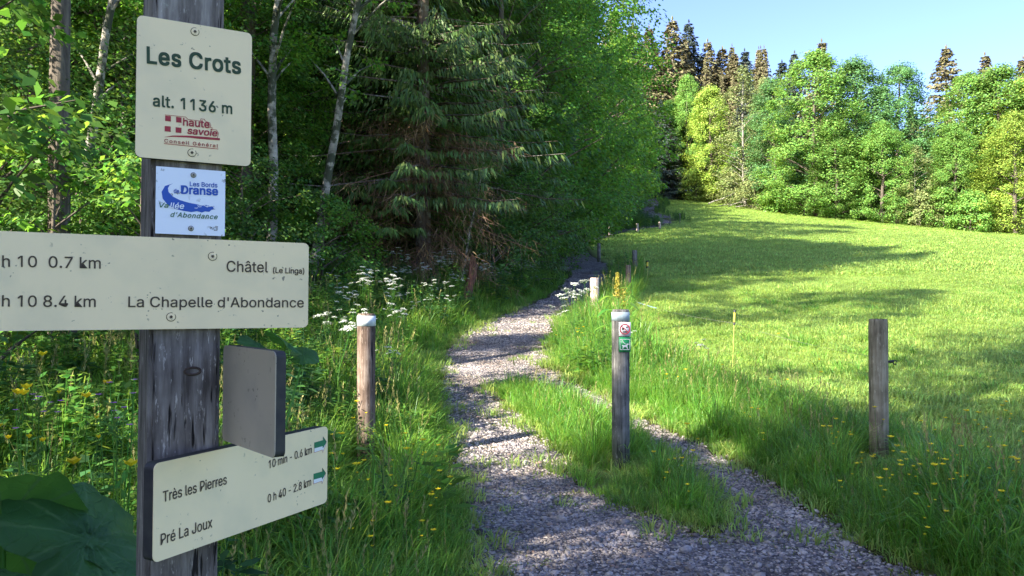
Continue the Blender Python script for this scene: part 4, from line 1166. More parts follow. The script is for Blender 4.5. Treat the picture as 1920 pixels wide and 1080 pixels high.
# ------------------------------------------------------------------ wooden signpost with its plates
def build_signpost():
    yaw = R(29.5)
    u = Vector((math.cos(yaw), math.sin(yaw), 0)); nrm = Vector((math.sin(yaw), -math.cos(yaw), 0)); UP = Vector((0, 0, 1))
    try:
        font = bpy.data.fonts.load(os.path.join(bpy.utils.resource_path('LOCAL'), 'datafiles', 'fonts', 'Inter.woff2'))
    except Exception:
        font = None
    def ext(me):
        v = np.empty(len(me.vertices) * 3); me.vertices.foreach_get('co', v); v = v.reshape(-1, 3)
        return v
    def text_mesh(s, bold=0.0, shear=0.0, space=1.0):
        c = bpy.data.curves.new('lettering', 'FONT'); c.body = s
        if font: c.font = font
        c.size = 1; c.shear = shear; c.space_character = space; c.resolution_u = 4
        o = bpy.data.objects.new('tmp', c); COL.objects.link(o)
        bpy.context.view_layer.update()
        me = bpy.data.meshes.new_from_object(o.evaluated_get(bpy.context.evaluated_depsgraph_get()))
        bpy.data.objects.remove(o); bpy.data.curves.remove(c)
        # the outlines of a variable font overlap: give every outline its own hair's-breadth level,
        # drop the foot of the figure 1 (the engraved figures have none) and embolden by repeats
        v = ext(me).copy(); faces = [tuple(p.vertices) for p in me.polygons]
        par = list(range(len(v)))
        def fd(a):
            while par[a] != a: par[a] = par[par[a]]; a = par[a]
            return a
        for f in faces:
            for b_ in f[1:]: par[fd(f[0])] = fd(b_)
        rt = np.array([fd(i) for i in range(len(v))]); lev = {}
        drop = set()
        for k_, r_ in enumerate(np.unique(rt)):
            q = v[rt == r_]; lev[r_] = k_ % 4
            if font and '1' in s and q[:, 1].max() < .13 and q[:, 0].max() - q[:, 0].min() > .22: drop.add(r_)
        offs = [(0, 0)] if not bold else [(0, 0)] + [(bold * math.cos(a), bold * math.sin(a)) for a in np.linspace(.785, 7.0686, 5)[:-1]]
        V, Fc = [], []
        for k_, (dx, dy) in enumerate(offs):
            b_ = len(V)
            V += [(p[0] + dx, p[1] + dy, (lev[rt[i]] + 4 * k_) * 3e-5) for i, p in enumerate(v)]
            Fc += [tuple(b_ + j for j in f) for f in faces if rt[f[0]] not in drop]
        m2 = bpy.data.meshes.new('lettering'); m2.from_pydata(V, [], Fc); m2.update(); bpy.data.meshes.remove(me)
        return m2
    cap = ext(text_mesh('H'))[:, 1].max()
    fl_pt = Vector((-.5875, 1.299, 0)) - nrm * .013        # front left corner of the timber
    W_, D_ = .112, .19
    base = Vector((fl_pt.x + u.x * W_ / 2 - nrm.x * D_ / 2, fl_pt.y + u.y * W_ / 2 - nrm.y * D_ / 2, 0))
    base.z = g1(base.x, base.y) - .05
    root = bpy.data.objects.new('signpost', None); root.empty_display_size = .2; COL.objects.link(root)
    piv = Matrix.Translation((base.x, base.y, EYE))
    root.matrix_world = piv @ Matrix.Rotation(R(.4), 4, 'Y') @ piv.inverted() @ Matrix.Translation(base)
    tag(root, 'weathered square wooden signpost carrying cream hiking signs and a small white trail plate', 'signpost')
    Tb = Matrix.Translation(-base)
    def frame(o, ux, uy, uz):
        return Matrix(((ux.x, uy.x, uz.x, o.x), (ux.y, uy.y, uz.y, o.y), (ux.z, uy.z, uz.z, o.z), (0, 0, 0, 1)))
    # timber
    import bmesh
    bm = bmesh.new(); bmesh.ops.create_cube(bm, size=1)
    H_ = EYE + .66 - base.z
    for v in bm.verts:
        v.co = (v.co.x * W_, v.co.y * D_, (v.co.z + .5) * H_)
    bmesh.ops.bevel(bm, geom=bm.edges[:], offset=.007, segments=2, affect='EDGES')
    me = bpy.data.meshes.new('timber'); bm.to_mesh(me); bm.free(); me.materials.append(M['timber'])
    tim = obj('timber', me, root)
    tim.matrix_local = frame(Vector((0, 0, 0)), u, -nrm, UP)
    # knot in the timber
    def tube_obj(name, ptsl, rad, mat, parent, sides=6):
        mb = MB(); mb.tube(ptsl, rad, sides); return obj(name, mb.mesh(name, [mat], smooth=True), parent)

    class Plate:
        def __init__(s, name, PL, PR, zt, zb, t, front, rad, label=None, mirror=False, side=None):
            PL = Vector((*PL, 0)); PR = Vector((*PR, 0))
            s.u = (PR - PL).normalized(); s.w = (PR - PL).length; s.h = zt - zb
            s.n = Vector((s.u.y, -s.u.x, 0))
            s.o = PL + Vector((0, 0, EYE + zb))
            pts = []
            for cx, cy, a0 in ((s.w - rad, s.h - rad, 0), (rad, s.h - rad, 90), (rad, rad, 180), (s.w - rad, rad, 270)):
                for k in range(6):
                    a = R(a0 + k * 18); pts.append((cx + rad * math.cos(a), cy + rad * math.sin(a)))
            n = len(pts)
            e = .0012
            vs = [(x, y, 0) for x, y in pts] + [(x, y, -.0014) for x, y in pts] + [(x, y, -.0014) for x, y in pts] + [(x, y, -t) for x, y in pts]
            f = [tuple(range(n)), tuple(reversed(range(3 * n, 4 * n)))]
            fm = [0, 1]
            for i in range(n):
                j = (i + 1) % n
                f.append((i + n, j + n, j, i)); fm.append(0)
                f.append((i + 3 * n, j + 3 * n, j + 2 * n, i + 2 * n)); fm.append(1)
            s.ob = obj(name, mesh_poly(name, vs, f, [M[front], M['core']], fm), root)
            s.ob.matrix_local = Tb @ frame(s.o, s.u, UP, s.n)
            if label: s.ob['label'] = label
        def loc(s, px, row):
            d = ray(px, row); e = Vector((0, 0, EYE))
            t = (s.o - e).dot(s.n) / d.dot(s.n)
            q = e + d * t - s.o
            return q.dot(s.u), q.z
        def text(s, txt, x0, r0, x1, r1, capx, mat, bold=0.0, shear=0.0, space=1.0, lift=.0005):
            a = s.loc(x0, r0); b = s.loc(x1, r1); c = s.loc(x0, r0 - capx)
            me = text_mesh(txt, bold, shear, space); v = ext(me)
            mn, mxx = v[:, 0].min(), v[:, 0].max()
            w_ = math.hypot(b[0] - a[0], b[1] - a[1])
            sx = w_ / (mxx - mn); sy = (c[1] - a[1]) / cap
            v[:, 0] = (v[:, 0] - mn) * sx; v[:, 1] *= sy
            me.vertices.foreach_set('co', v.ravel()); me.materials.clear(); me.materials.append(M[mat]); me.name = 'lettering'; me.update()
            o = obj('lettering', me, s.ob, (a[0], a[1], lift)); o.rotation_euler = (0, 0, math.atan2(b[1] - a[1], b[0] - a[0]))
            return o
        def poly(s, name, pl, mat, lift=.0005):
            q = [s.loc(*p) for p in pl]
            return obj(name, mesh_poly(name, [(x, y, 0) for x, y in q], [tuple(range(len(q)))], [M[mat]]), s.ob, (0, 0, lift))
        def line(s, name, pl, wpx, mat, lift=.0006):
            q = [s.loc(*p) for p in pl]; wl = wpx / F * 1.33
            V, Fq = [], []
            for (x0, y0), (x1, y1) in zip(q, q[1:]):
                dx, dy = x1 - x0, y1 - y0; L = math.hypot(dx, dy) + 1e-9; ox, oy = -dy / L * wl / 2, dx / L * wl / 2
                ex, ey = dx / L * wl / 2, dy / L * wl / 2
                k = len(V); lf = .00002 * (k // 4)
                V += [(x0 - ox - ex, y0 - oy - ey, lf), (x1 - ox + ex, y1 - oy + ey, lf), (x1 + ox + ex, y1 + oy + ey, lf), (x0 + ox - ex, y0 + oy - ey, lf)]; Fq.append((k, k + 1, k + 2, k + 3))
            return obj(name, mesh_poly(name, V, Fq, [M[mat]]), s.ob, (0, 0, lift))
        def screw(s, px, row, r, washer=True, dome=False):
            x, y = s.loc(px, row); rr = r / F * 1.33
            V, Fq, n = [], [], 20
            prof = [(0, .0012), (.55, .0012), (.62, .0009), (.9, .0009), (1, .0001)] if not dome else [(0, .004), (.4, .0037), (.7, .0026), (.92, .001), (1, 0)]
            for pr, z in prof[1:]:
                for k in range(n):
                    a = k / n * 6.2832; V.append((pr * rr * math.cos(a), pr * rr * math.sin(a), z))
            for ring in range(len(prof) - 2):
                for k in range(n):
                    j = (k + 1) % n; Fq.append((ring * n + k, (ring + 1) * n + k, (ring + 1) * n + j, ring * n + j))
            Fq.append(tuple(range(n)))
            o = obj('screw', mesh_poly('screw', V, Fq, [M['screw'] if dome else M['cream']], smooth=dome), s.ob, (x, y, .0002))
            # star socket and the dark ring round the head
            mb = MB()
            for k in range(3):
                a = k * math.pi / 3 + .2; c_, s_ = math.cos(a), math.sin(a); b = rr * .42; t = rr * .11; z = prof[0][1] + .0002 + k * .00004
                mb.add([(-b * c_ + t * s_, -b * s_ - t * c_, z), (b * c_ + t * s_, b * s_ - t * c_, z), (b * c_ - t * s_, b * s_ + t * c_, z), (-b * c_ - t * s_, -b * s_ + t * c_, z)], [(0, 1, 2, 3)])
            for k in range(n):
                a0, a1 = k / n * 6.2832, (k + 1) / n * 6.2832
                if not dome and k % 20 in (2, 3): continue
                i0, i1 = rr * .98, rr * 1.12
                mb.add([(i0 * math.cos(a0), i0 * math.sin(a0), .0004), (i1 * math.cos(a0), i1 * math.sin(a0), .0004), (i1 * math.cos(a1), i1 * math.sin(a1), .0004), (i0 * math.cos(a1), i0 * math.sin(a1), .0004)], [(0, 1, 2, 3)])
            k_ = mb.mesh('screw_socket', [M['brown_text']])
            obj('screw_socket', k_, s.ob, (x, y, .0002))

    def P2(px, d): return ((px - 960) / F * d, d)
    # place-name plate
    A = Plate('place_name_plate', P2(250, 1.286), P2(467, 1.374), .4585, .2285, .009, 'cream', .009, 'cream upright plate naming the place and its altitude')
    A.text('Les Crots', 272, 118, 449, 137.5, 30, 'green_text', bold=.030, space=1.05)
    A.text('alt. 1136 m', 284, 198.5, 433, 213, 20.5, 'green_text', bold=.022, space=1.04)
    for q in (((307.2, 216.5), (318, 217.7), (318, 227.8), (307.2, 226.6)), ((327.8, 218.8), (338, 219.9), (338, 230), (327.8, 229)),
              ((306.6, 236.1), (317.8, 237), (317.8, 247), (306.4, 246.2)), ((327, 238.2), (338, 239.3), (338, 249), (327, 248.1))):
        A.poly('emblem_square', q, 'red')
    zz = lambda L, k=9., ox=250, oy=200: [(x / k + ox, y / k + oy) for x, y in L]
    A.text('haute', 340.6, 234.6, 390.6, 239.5, 13.5, 'red', bold=.026, shear=0)
    A.text('savoie', 348.9, 250.2, 405.5, 255.2, 12.2, 'red', bold=.026, shear=.15)
    A.line('emblem_outline', zz([(515, 137), (860, 172), (900, 212), (1110, 238), (1120, 200), (1180, 210), (1190, 238), (1270, 268), (1285, 312), (1270, 345), (1310, 350), (1305, 380), (1380, 388), (1415, 440), (1400, 520)]), .9, 'red')
    A.poly('emblem_sweep', zz([(497, 512), (640, 507), (900, 517), (1100, 540), (1440, 562), (1440, 525), (1150, 500), (900, 484), (640, 485)]), 'red')
    A.text('Conseil Général', 306, 266.8, 406.7, 276.2, 6.6, 'red', bold=.014, space=1.2)
    A.line('emblem_rule', zz([(505, 622), (1410, 708)]), 1.2, 'red')
    A.screw(362, 59, 7); A.screw(358, 286, 7)
    # white trail plate
    B = Plate('trail_plate', P2(289.5, 1.303), P2(420, 1.354), .2165, .1065, .003, 'plate_white', .001, 'small white plate with a blue curved emblem')
    z2 = lambda L: zz(L, 7.2, 280, 300)
    B.poly('blue_swoosh', z2([(312, 313), (200, 350), (155, 430), (170, 520), (240, 605), (330, 655), (450, 685), (560, 700), (640, 688), (700, 706), (745, 690), (800, 696), (830, 668), (880, 662), (850, 640), (872, 615), (820, 622), (760, 602), (700, 612), (640, 596), (520, 573), (400, 538), (310, 493), (250, 430), (240, 380), (262, 337)]), 'blue', .0004)
    B.text('Les Bords', 354.3, 348.5, 406.2, 350.8, 8.4, 'blue', bold=.016)
    B.text('de', 324.2, 361.3, 334.2, 362.1, 8, 'blue', bold=.02)
    B.text('Dranse', 337.8, 362.6, 407.6, 365.3, 15, 'blue', bold=.034)
    B.text('Va', 297, 388.5, 315, 389.6, 9, 'pen_green', bold=.014, shear=.2)
    B.text('llée', 317.5, 390.2, 344, 391.3, 10.5, 'plate_white', bold=.014, shear=.2, lift=.0009)
    B.text("d'Abondance", 318.4, 406.2, 407, 410.4, 9, 'pen_green', bold=.014, shear=.3, space=1.1)
    rr = random.Random(4)
    for i in range(9):
        x, r_ = rr.uniform(362, 403), rr.uniform(384, 393)
        B.line('scratch', [(x, r_), (x + rr.uniform(2, 6), r_ + rr.uniform(-3, 3)), (x + rr.uniform(3, 8), r_ + rr.uniform(-2, 3))], .9, 'plate_white', .0008 + i * .00003)
    B.line('scratch', [(393, 427), (396, 425.5), (397, 429), (400, 428), (401, 431.5), (404, 431)], 1.0, 'black_mark')
    B.screw(361, 328, 4.6, dome=True); B.screw(357, 428, 4.6, dome=True)
    # long blade, runs out of the view at the left
    C0, C1 = P2(0, 1.197), P2(578, 1.424)
    v = Vector((C1[0] - C0[0], C1[1] - C0[1])); CL = (C0[0] - v.x * .26, C0[1] - v.y * .26)
    C = Plate('direction_blade', CL, C1, .1003, -.0497, .012, 'cream', .009, 'long cream blade with two destinations and times')
    for a in (('h 10', 3.5, 501.5, 69, 502, 21), ('0.7 km', 90.5, 502.6, 188.5, 504, 21), ('Châtel', 424.3, 508.3, 502, 509.4, 20),
              ('h 10', 3.5, 576, 69, 576.2, 21), ('8.4 km', 81, 576.2, 179.5, 576, 21), ("La Chapelle d'Abondance", 240.5, 575.8, 569.5, 574.6, 19.5)):
        C.text(*a, 'brown_text', bold=.008)
    C.text('(Le Linga)', 511.3, 510.3, 570, 511.6, 10.2, 'brown_text', bold=.02)
    C.screw(398, 480, 7.5); C.screw(321, 594, 7.5)
    # short blade seen from its plain back
    Dp = Plate('direction_blade', P2(420, 1.36), P2(518, 1.206), -.078, -.239, .017, 'plate_grey', .010, 'short blade turned away, its plain stained face showing')
    # lower blade
    E = Plate('direction_blade', P2(293, 1.216), P2(617, 1.585), -.250, -.4005, .022, 'cream', .010, 'lower cream blade turned to the right, with green arrows')
    E.text('Très les Pierres', 307.5, 941, 427, 906.5, 20, 'brown_text', bold=.008)
    E.text('Pré La Joux', 304, 1021.5, 400.5, 987.5, 20.5, 'brown_text', bold=.008)
    E.text('10 min - 0.6 km', 505.5, 877.5, 586.5, 848, 15, 'brown_text', bold=.008, shear=.08)
    E.text('0 h 40 - 2.8 km', 504.5, 941.5, 585.5, 908.5, 15.5, 'brown_text', bold=.008, shear=.08)
    z6 = lambda L, dx=0, dy=0: [((x + dx) / 6 + 480, (y + dy) / 6 + 780) for x, y in L]
    for dx, dy in ((0, 0), (-6, 352)):
        E.poly('green_arrow', z6([(665, 290), (665, 356), (758, 330), (762, 350), (802, 280), (763, 225), (765, 262)], dx, dy), 'arrow_green')
        E.poly('white_arrow_half', z6([(665, 356), (665, 404), (757, 371), (760, 402), (800, 290), (762, 350), (758, 330)], dx, dy), 'white_line', .0004)
        E.line('arrow_edge', z6([(665, 356), (665, 404), (757, 371), (760, 402), (800, 290)], dx, dy), .7, 'red', .0007)
        E.line('arrow_edge', z6([(765, 262), (763, 225), (802, 280), (762, 350)], dx, dy), .8, 'black_mark', .0007)
    # wedge that holds the lower blade off the timber
    mb = MB()
    c0 = Vector((*P2(330, 1.262), 0)) ; c1 = Vector((*P2(400, 1.33), 0))
    back0 = fl_pt + u * .015; back1 = fl_pt + u * .10
    zs_ = (EYE - .36, EYE - .29)
    nE = E.n
    q = [c0 - nE * .023, c1 - nE * .023, back1, back0]
    V = [(p.x, p.y, zs_[0]) for p in q] + [(p.x, p.y, zs_[1]) for p in q]
    mb.add(V, [(0, 1, 2, 3), (7, 6, 5, 4), (0, 4, 5, 1), (1, 5, 6, 2), (2, 6, 7, 3), (3, 7, 4, 0)])
    wb = obj('spacer', mb.mesh('spacer', [M['core']]), root); wb.matrix_local = Tb.copy()
    # knot
    kp = fl_pt + u * ((352 - 285) / F * 1.33 * 1.14)
    an = np.linspace(0, 6.2832, 13)
    ring = np.stack([kp.x + u.x * .0125 * np.cos(an) + nrm.x * .0005, kp.y + u.y * .0125 * np.cos(an) + nrm.y * .0005, EYE - .121 + .006 * np.sin(an)], -1)
    k = tube_obj('knot', ring, [.0022] * 13, M['end_grain'], root, 5); k.matrix_local = Tb.copy()
    return root
build_signpost()

# ------------------------------------------------------------------ round posts
def post_mesh(h, r, mat, seed, band=None, bandmat=None, lean=0):
    rng = np.random.default_rng(seed); mb = MB(); n = 22
    zs = [0, .1, .2, h * .3, h * .45, h * .6, h * .75, h * .87, h * .95, h - .012, h]
    rs = [r * 1.03] * 9 + [r * .99, r * .94]
    an = np.arange(n) / n * 6.2832
    wob = 1 + .02 * np.sin(an * 3 + seed) + .012 * rng.normal(size=n)
    V = []
    for z, q in zip(zs, rs):
        V += [(q * wob[k] * math.cos(an[k]), q * wob[k] * math.sin(an[k]), z) for k in range(n)]
    V.append((0, 0, h + .002))
    Q = []
    for i in range(len(zs) - 1):
        for k in range(n): Q.append((i * n + k, i * n + (k + 1) % n, (i + 1) * n + (k + 1) % n, (i + 1) * n + k))
    o = (len(zs) - 1) * n
    T = [(o + k, o + (k + 1) % n, o + (k + 2) % n, o + n) for k in range(0, n, 2)]
    mb.add(V, Q + T, np.array([0] * len(Q) + [1] * len(T)))
    return mb.mesh('shaft', [M[mat], M['end_grain']], smooth=False), wob, an

def ring_mesh(name, z0, z1, r, wob, an, mat):
    n = len(an); V = []
    for z, q in ((z0, r * 1.02), (z0, r * 1.055), (z1, r * 1.055), (z1, r * 1.0)):
        V += [(q * wob[k] * math.cos(an[k]), q * wob[k] * math.sin(an[k]), z) for k in range(n)]
    Q = [(i * n + k, i * n + (k + 1) % n, (i + 1) * n + (k + 1) % n, (i + 1) * n + k) for i in range(3) for k in range(n)]
    mb = MB(); mb.add(V, Q); return mb.mesh(name, [M[mat]])

POSTS = {}
def round_post(key, px, row, top, wpx, mat, label, tilt=0.0, band=None, bandmat=None, group=None):
    x, y = onground(px, row)
    z = g1(x, y) - .08
    h = EYE + (560 - top) / F * y - z
    r = wpx / F * y / 2 / 1.02
    seed = int(px)
    me, wob, an = post_mesh(h, r, mat, seed)
    o = empty('round_post', (x, y, z), 0, label, 'post', group)
    o.rotation_euler = (0, R(tilt), 0)
    obj('shaft', me, o)
    if band:
        zb = [EYE + (560 - b) / F * y - z for b in band]
        obj('marker_band', ring_mesh('marker_band', min(zb), max(zb), r, wob, an, bandmat), o)
    POSTS[key] = (o, x, y, z, h, r)
    return o
PG = 'round wooden posts along the path and meadow'
round_post('A', 686, 866, 588, 34, 'post_brown', 'brown round post with a white band in the tall grass left of the path', band=(592, 611), bandmat='band')
round_post('B', 1164, 872, 580, 33, 'post_grey', 'dark mossy post in the grass strip with a pictogram plate and a green dog plate', band=(585, 601), bandmat='band_grey')
round_post('C', 1648, 866, 598, 34, 'post_light', 'plain round post with a black insulator at the near edge of the meadow', group=None)
round_post('D', 1115, 596, 521, 17, 'post_pink', 'short pale post just behind the white umbels on the right of the path', group=PG)
round_post('E', 1178, 560, 497, 10, 'post_brown', 'thin grey-brown post behind the yellow dock spike', group=PG)
round_post('F', 1192, 524, 469, 9, 'post_grey', 'dark slightly leaning post left of the two thin stakes', tilt=-2, group=PG)
round_post('G', 1123, 492, 456, 6.5, 'post_grey', 'dark post standing above the second bend of the path', group=PG)
round_post('H', 1051, 466, 434, 5.5, 'post_grey', 'grey post at the left beneath the overhanging shrubs', group=PG)
round_post('I', 1143, 446, 423, 5, 'post_pink', 'leftmost of the three small sunlit posts far up the meadow', group=PG)
round_post('J', 1195, 437, 419, 4.5, 'post_pink', 'middle one of the three small sunlit posts far up the meadow', group=PG)
round_post('K', 1237, 433, 416, 4.5, 'post_pink', 'rightmost of the three small sunlit posts far up the meadow', group=PG)

# plates on the middle post
def small_plates():
    o, x, y, z, h, r = POSTS['B']
    s = 1.0 / F * y
    def at_row(row): return EYE + (560 - row) / F * y - z
    def plate(name, cx, row0, row1, wpx, mat):
        yy = -r * 1.06 - .004
        w_ = wpx * s / 2; z1, z0 = at_row(row0), at_row(row1)
        mb = MB(); mb.box(cx - w_, cx + w_, yy, yy + .010, z0, z1)
        p = obj(name, mb.mesh(name, [M[mat]]), o, (0, 0, 0))
        p.rotation_euler = (0, 0, 0)
        return p, yy - .0012, (z0 + z1) / 2
    cx = (1169.5 - 1164) * s
    p, yy, zc = plate('prohibition_plate', cx, 603.5, 629.5, 22, 'sign_white')
    def flat(name, pl, mat, lift=0, parent=p, zc=zc):
        V = [(cx + a * s, yy - lift, zc + b * s) for a, b in pl]
        return obj(name, mesh_poly(name, V, [tuple(range(len(pl)))], [M[mat]]), parent)
    def ringo(r0, r1, mat, parent, lift):
        mb = MB(); n = 24
        for k in range(n):
            a, b = k / n * 6.2832, (k + 1) / n * 6.2832
            mb.add([(cx + q * math.cos(t) * s, yy - lift, zc + q * math.sin(t) * s) for q, t in ((r0, a), (r1, a), (r1, b), (r0, b))], [(0, 1, 2, 3)])
        return obj('red_ring', mb.mesh('red_ring', [M[mat]]), parent)
    ringo(7.9, 10, 'red', p, .0004)
    flat('silhouette', [(1.5, 4.6), (5.8, 5.4), (6.6, 3.6), (5.6, 1.8), (5.0, 3.2), (2.6, 2.9), (2, 1.2)], 'black_mark')
    flat('silhouette', [(-6.6, 1.8), (-5, 2.6), (-3.5, 1.6), (-1, 1.2), (-2, -.8), (-1.2, -2), (-3, -1.4), (-5.5, -2), (-5, 0)], 'black_mark')
    flat('silhouette', [(-3, -3.5), (-1, -4), (1, -3.4), (3, -4.2), (4, -5.8), (2.5, -6.6), (0, -5.8), (-2.4, -6.8), (-3.8, -5.4)], 'black_mark')
    a = math.radians(-42); c_, s_ = math.cos(a), math.sin(a)
    flat('red_slash', [(-8 * c_ + .9 * s_, -8 * s_ - .9 * c_), (8 * c_ + .9 * s_, 8 * s_ - .9 * c_), (8 * c_ - .9 * s_, 8 * s_ + .9 * c_), (-8 * c_ - .9 * s_, -8 * s_ + .9 * c_)], 'red', .0006)
    p2, yy2, zc2 = plate('dog_lead_plate', cx, 631, 658.5, 22, 'dog_green')
    zc = zc2
    def f2(name, pl, lift=.0004): return flat(name, pl, 'sign_white', lift, p2, zc2)
    for q in ([(-8.5, 10), (8.5, 10), (8.5, 9.2), (-8.5, 9.2)], [(-8.5, -9.2), (8.5, -9.2), (8.5, -10), (-8.5, -10)], [(-9.3, 9.2), (-8.5, 9.2), (-8.5, -9.2), (-9.3, -9.2)], [(8.5, 9.2), (9.3, 9.2), (9.3, -9.2), (8.5, -9.2)]):
        f2('white_border', q)
    f2('lead', [(-5.2, 8), (-4.4, 8.2), (-2, 3.4), (2.4, .8), (3, 1.6), (2.2, .0), (-2.6, 2.8)])
    f2('dog_silhouette', [(-4.5, -1), (-2, -1.4), (2.6, -1.2), (4.2, 1.8), (6.8, 1.2), (7.2, .2), (5, -1), (4.4, -3.4), (5.6, -7.6), (4, -7.6), (2.4, -4.6), (-1.6, -4.6), (-3.4, -7.6), (-5, -7.4), (-3.8, -4.6), (-4.6, -2.6), (-6, -1)])
small_plates()

# insulator on the right-hand post
def insulator():
    o, x, y, z, h, r = POSTS['C']
    zz = EYE + (560 - 678) / F * y - z
    mb = MB(); mb.tube([(r, 0, zz), (r + .022, -.004, zz), (r + .045, -.008, zz + .004)], [.008, .012, .010], 8)
    an = np.linspace(0, 5.6, 10)
    mb.tube(np.stack([r + .052 + .014 * np.cos(an), np.full(10, -.01), zz - .004 + .016 * np.sin(an)], -1), .005, 6)
    obj('insulator', mb.mesh('insulator', [M['black']], smooth=True), o)
insulator()

# thin electric-fence stakes
STK = {}
def stake(key, px, row, top, rad, label, style=0, tilt=0):
    x, y = onground(px, row); z = g1(x, y) - .05
    h = EYE + (560 - top) / F * y - z
    o = empty('fence_stake', (x, y, z), 0, label, 'stake', 'thin electric fence stakes in the meadow')
    o.rotation_euler = (0, R(tilt), 0)
    mb = MB(); mb.tube([(0, 0, 0), (0, 0, h * .7), (0, 0, h)], rad, 7); obj('rod', mb.mesh('rod', [M[('stake_fibre', 'stake_fibre', 'post_grey')[style]]], smooth=True), o)
    if style == 0:
        mb = MB(); mb.tube([(0, 0, h - .15), (0, 0, h - .01)], rad * 2.0, 8); obj('sleeve', mb.mesh('sleeve', [M['stake_yellow']], smooth=True), o)
        for a, b in ((h - .03, h + .005), (h - .18, h - .145)):
            mb = MB(); mb.tube([(0, 0, a), (0, 0, b)], rad * 2.7, 8); obj('clip', mb.mesh('clip', [M['black']], smooth=True), o)
    STK[key] = (x, y, z, h)
stake('a', 1373, 700, 581, .0055, 'yellow stake with black clips standing alone in the near meadow', 0, 2.2)
stake('b', 1214, 530, 489, .013, 'orange-yellow stake right of the dark leaning post', 0)
stake('c', 1208, 522, 481, .008, 'thin green stake just left of the orange-yellow one', 1)
stake('d', 1082, 480, 452, .014, 'thin dark stake left of the post above the path bend', 2)
stake('e', 1256, 424, 402, .03, 'faint thin stake right of the three small sunlit posts', 2)
stake('f', 1275, 422, 400, .03, 'faint thin stake farthest right beside the far path', 2)

def cable(name, pts_, rad, mat, label, cat):
    mb = MB(); mb.tube(pts_, rad, 5); o = obj(name, mb.mesh(name, [M[mat]], smooth=True)); return tag(o, label, cat)
def sag(a, b, s, n=14):
    t = np.linspace(0, 1, n)[:, None]; p = np.array(a) * (1 - t) + np.array(b) * t; p[:, 2] -= (s * 4 * t * (1 - t))[:, 0]; return p
oE = POSTS['E']; oC = POSTS['C']; sa = STK['a']
pa = (sa[0] + .035, sa[1], sa[2] + sa[3] - .16)
pts_line = sag((oE[1], oE[2] - .07, EYE + (560 - 561) / F * oE[2]), pa, .05)
cable('fence_wire', pts_line[5:], .0014, 'wire', 'thin pale wire carrying the blue rope on to the yellow stake', 'wire')
cable('fence_rope', pts_line[:6], .005, 'rope', 'short blue and white fence rope tied to the thin post behind the dock', 'rope')
cable('fence_wire', sag(pa, (oC[1] - .06, oC[2] - .06, EYE + (560 - 668) / F * oC[2]), .03), .0012, 'wire', 'thin pale fence wire between the yellow stake and the plain round post', 'wire')

# ------------------------------------------------------------------ flowers
def umbel_mesh(seed, rad):
    rng = np.random.default_rng(seed); mb = MB()
    for i in range(13):
        a = i * 2.4; r = rad * math.sqrt((i + .5) / 13)
        c = np.array([r * math.cos(a), r * math.sin(a), -.18 * r * r / rad + rng.normal(0, .002)])
        k = 7
        P = c + rng.normal(0, rad * .11, (k, 3)) * [1, 1, .35]
        mb.kites(P, rdir(k, rng) * [1, 1, .3], np.array([0, 0, 1]) + rdir(k, rng) * .5, rad * .26, rad * .24, mid=.5, m=0)
        mb.tube([(0, 0, -rad * .75), tuple(c - [0, 0, .003])], [.0012, .0008], 3, 1, cap=False)
    return mb.mesh('flower_head', [M['white_flower'], M['herb']])
UM = [umbel_mesh(300 + i, r) for i, r in enumerate((.038, .047, .030))]
def parsley(seed, h, heads):
    rng = np.random.default_rng(seed); mb = MB()
    o = bpy.data.objects.new('cow_parsley', None); o.empty_display_size = .1
    top = np.array([rng.normal(0, .05), rng.normal(0, .05), h * .62])
    mb.tube([(0, 0, -.03), top * [.4, .4, .5], top], [.005, .004, .003], 4, 0, cap=False)
    hs = []
    for i in range(heads):
        a = rng.uniform(0, 6.28); st = top * rng.uniform(.6, 1.0)
        e = np.array([top[0] + math.cos(a) * .14 * rng.uniform(.3, 1.3), top[1] + math.sin(a) * .14 * rng.uniform(.3, 1.3), h * rng.uniform(.86, 1.05)])
        mb.tube([st, st * .5 + e * .5 + [0, 0, -.03], e - [0, 0, .025]], [.0028, .002, .0015], 3, 0, cap=False)
        hs.append(e)
    k = 46; t = rng.uniform(.1, .8, k)
    C = top * t[:, None]; az = rng.uniform(0, 6.28, k)
    D = np.stack([np.cos(az), np.sin(az), rng.uniform(-.2, .5, k)], -1)
    C = C + D * rng.uniform(0, .1, k)[:, None]
    mb.kites(C, D, [[0, 0, 1.0]] * k + rdir(k, rng) * .3, rng.uniform(.05, .1, k), rng.uniform(.015, .035, k), bow=.05)
    return mb.mesh('stalk', [M['herb']]), hs
PV = [parsley(320 + i, h, n) for i, (h, n) in enumerate(((.95, 5), (1.1, 6), (.85, 5)))]
def put_parsley(x, y, s, lab, j):
    me, hs = PV[j % 3]
    o = empty('cow_parsley', (x, y, g1(x, y)), random.uniform(0, 6.28), lab, 'wildflower', 'white umbel flowers')
    o.scale = (s, s, s)
    obj('stalk', me, o)
    for k, e in enumerate(hs):
        f = obj('flower_head', UM[(k + j) % 3], o, tuple(e)); f.rotation_euler = (random.uniform(-.3, .3), random.uniform(-.3, .3), k)
        f.scale = [random.uniform(.85, 1.25)] * 3
rw = random.Random(11)
ys = []
for i in range(150):
    y = 7.5 + 13.5 * rw.random() ** .75
    d = rw.uniform(.5, 2.6) if y < 12 else rw.uniform(.3, 2.0)
    put_parsley(float(xl(y)) - d, y, rw.uniform(.55, .95), 'white umbel wildflower behind the white-banded post, on the near end of the bank' if y < 9.5 else
                'white umbel wildflower on the bank before the drooping spruce' if y < 14 else 'small white umbel wildflower at the bank by the first bend of the path', i)
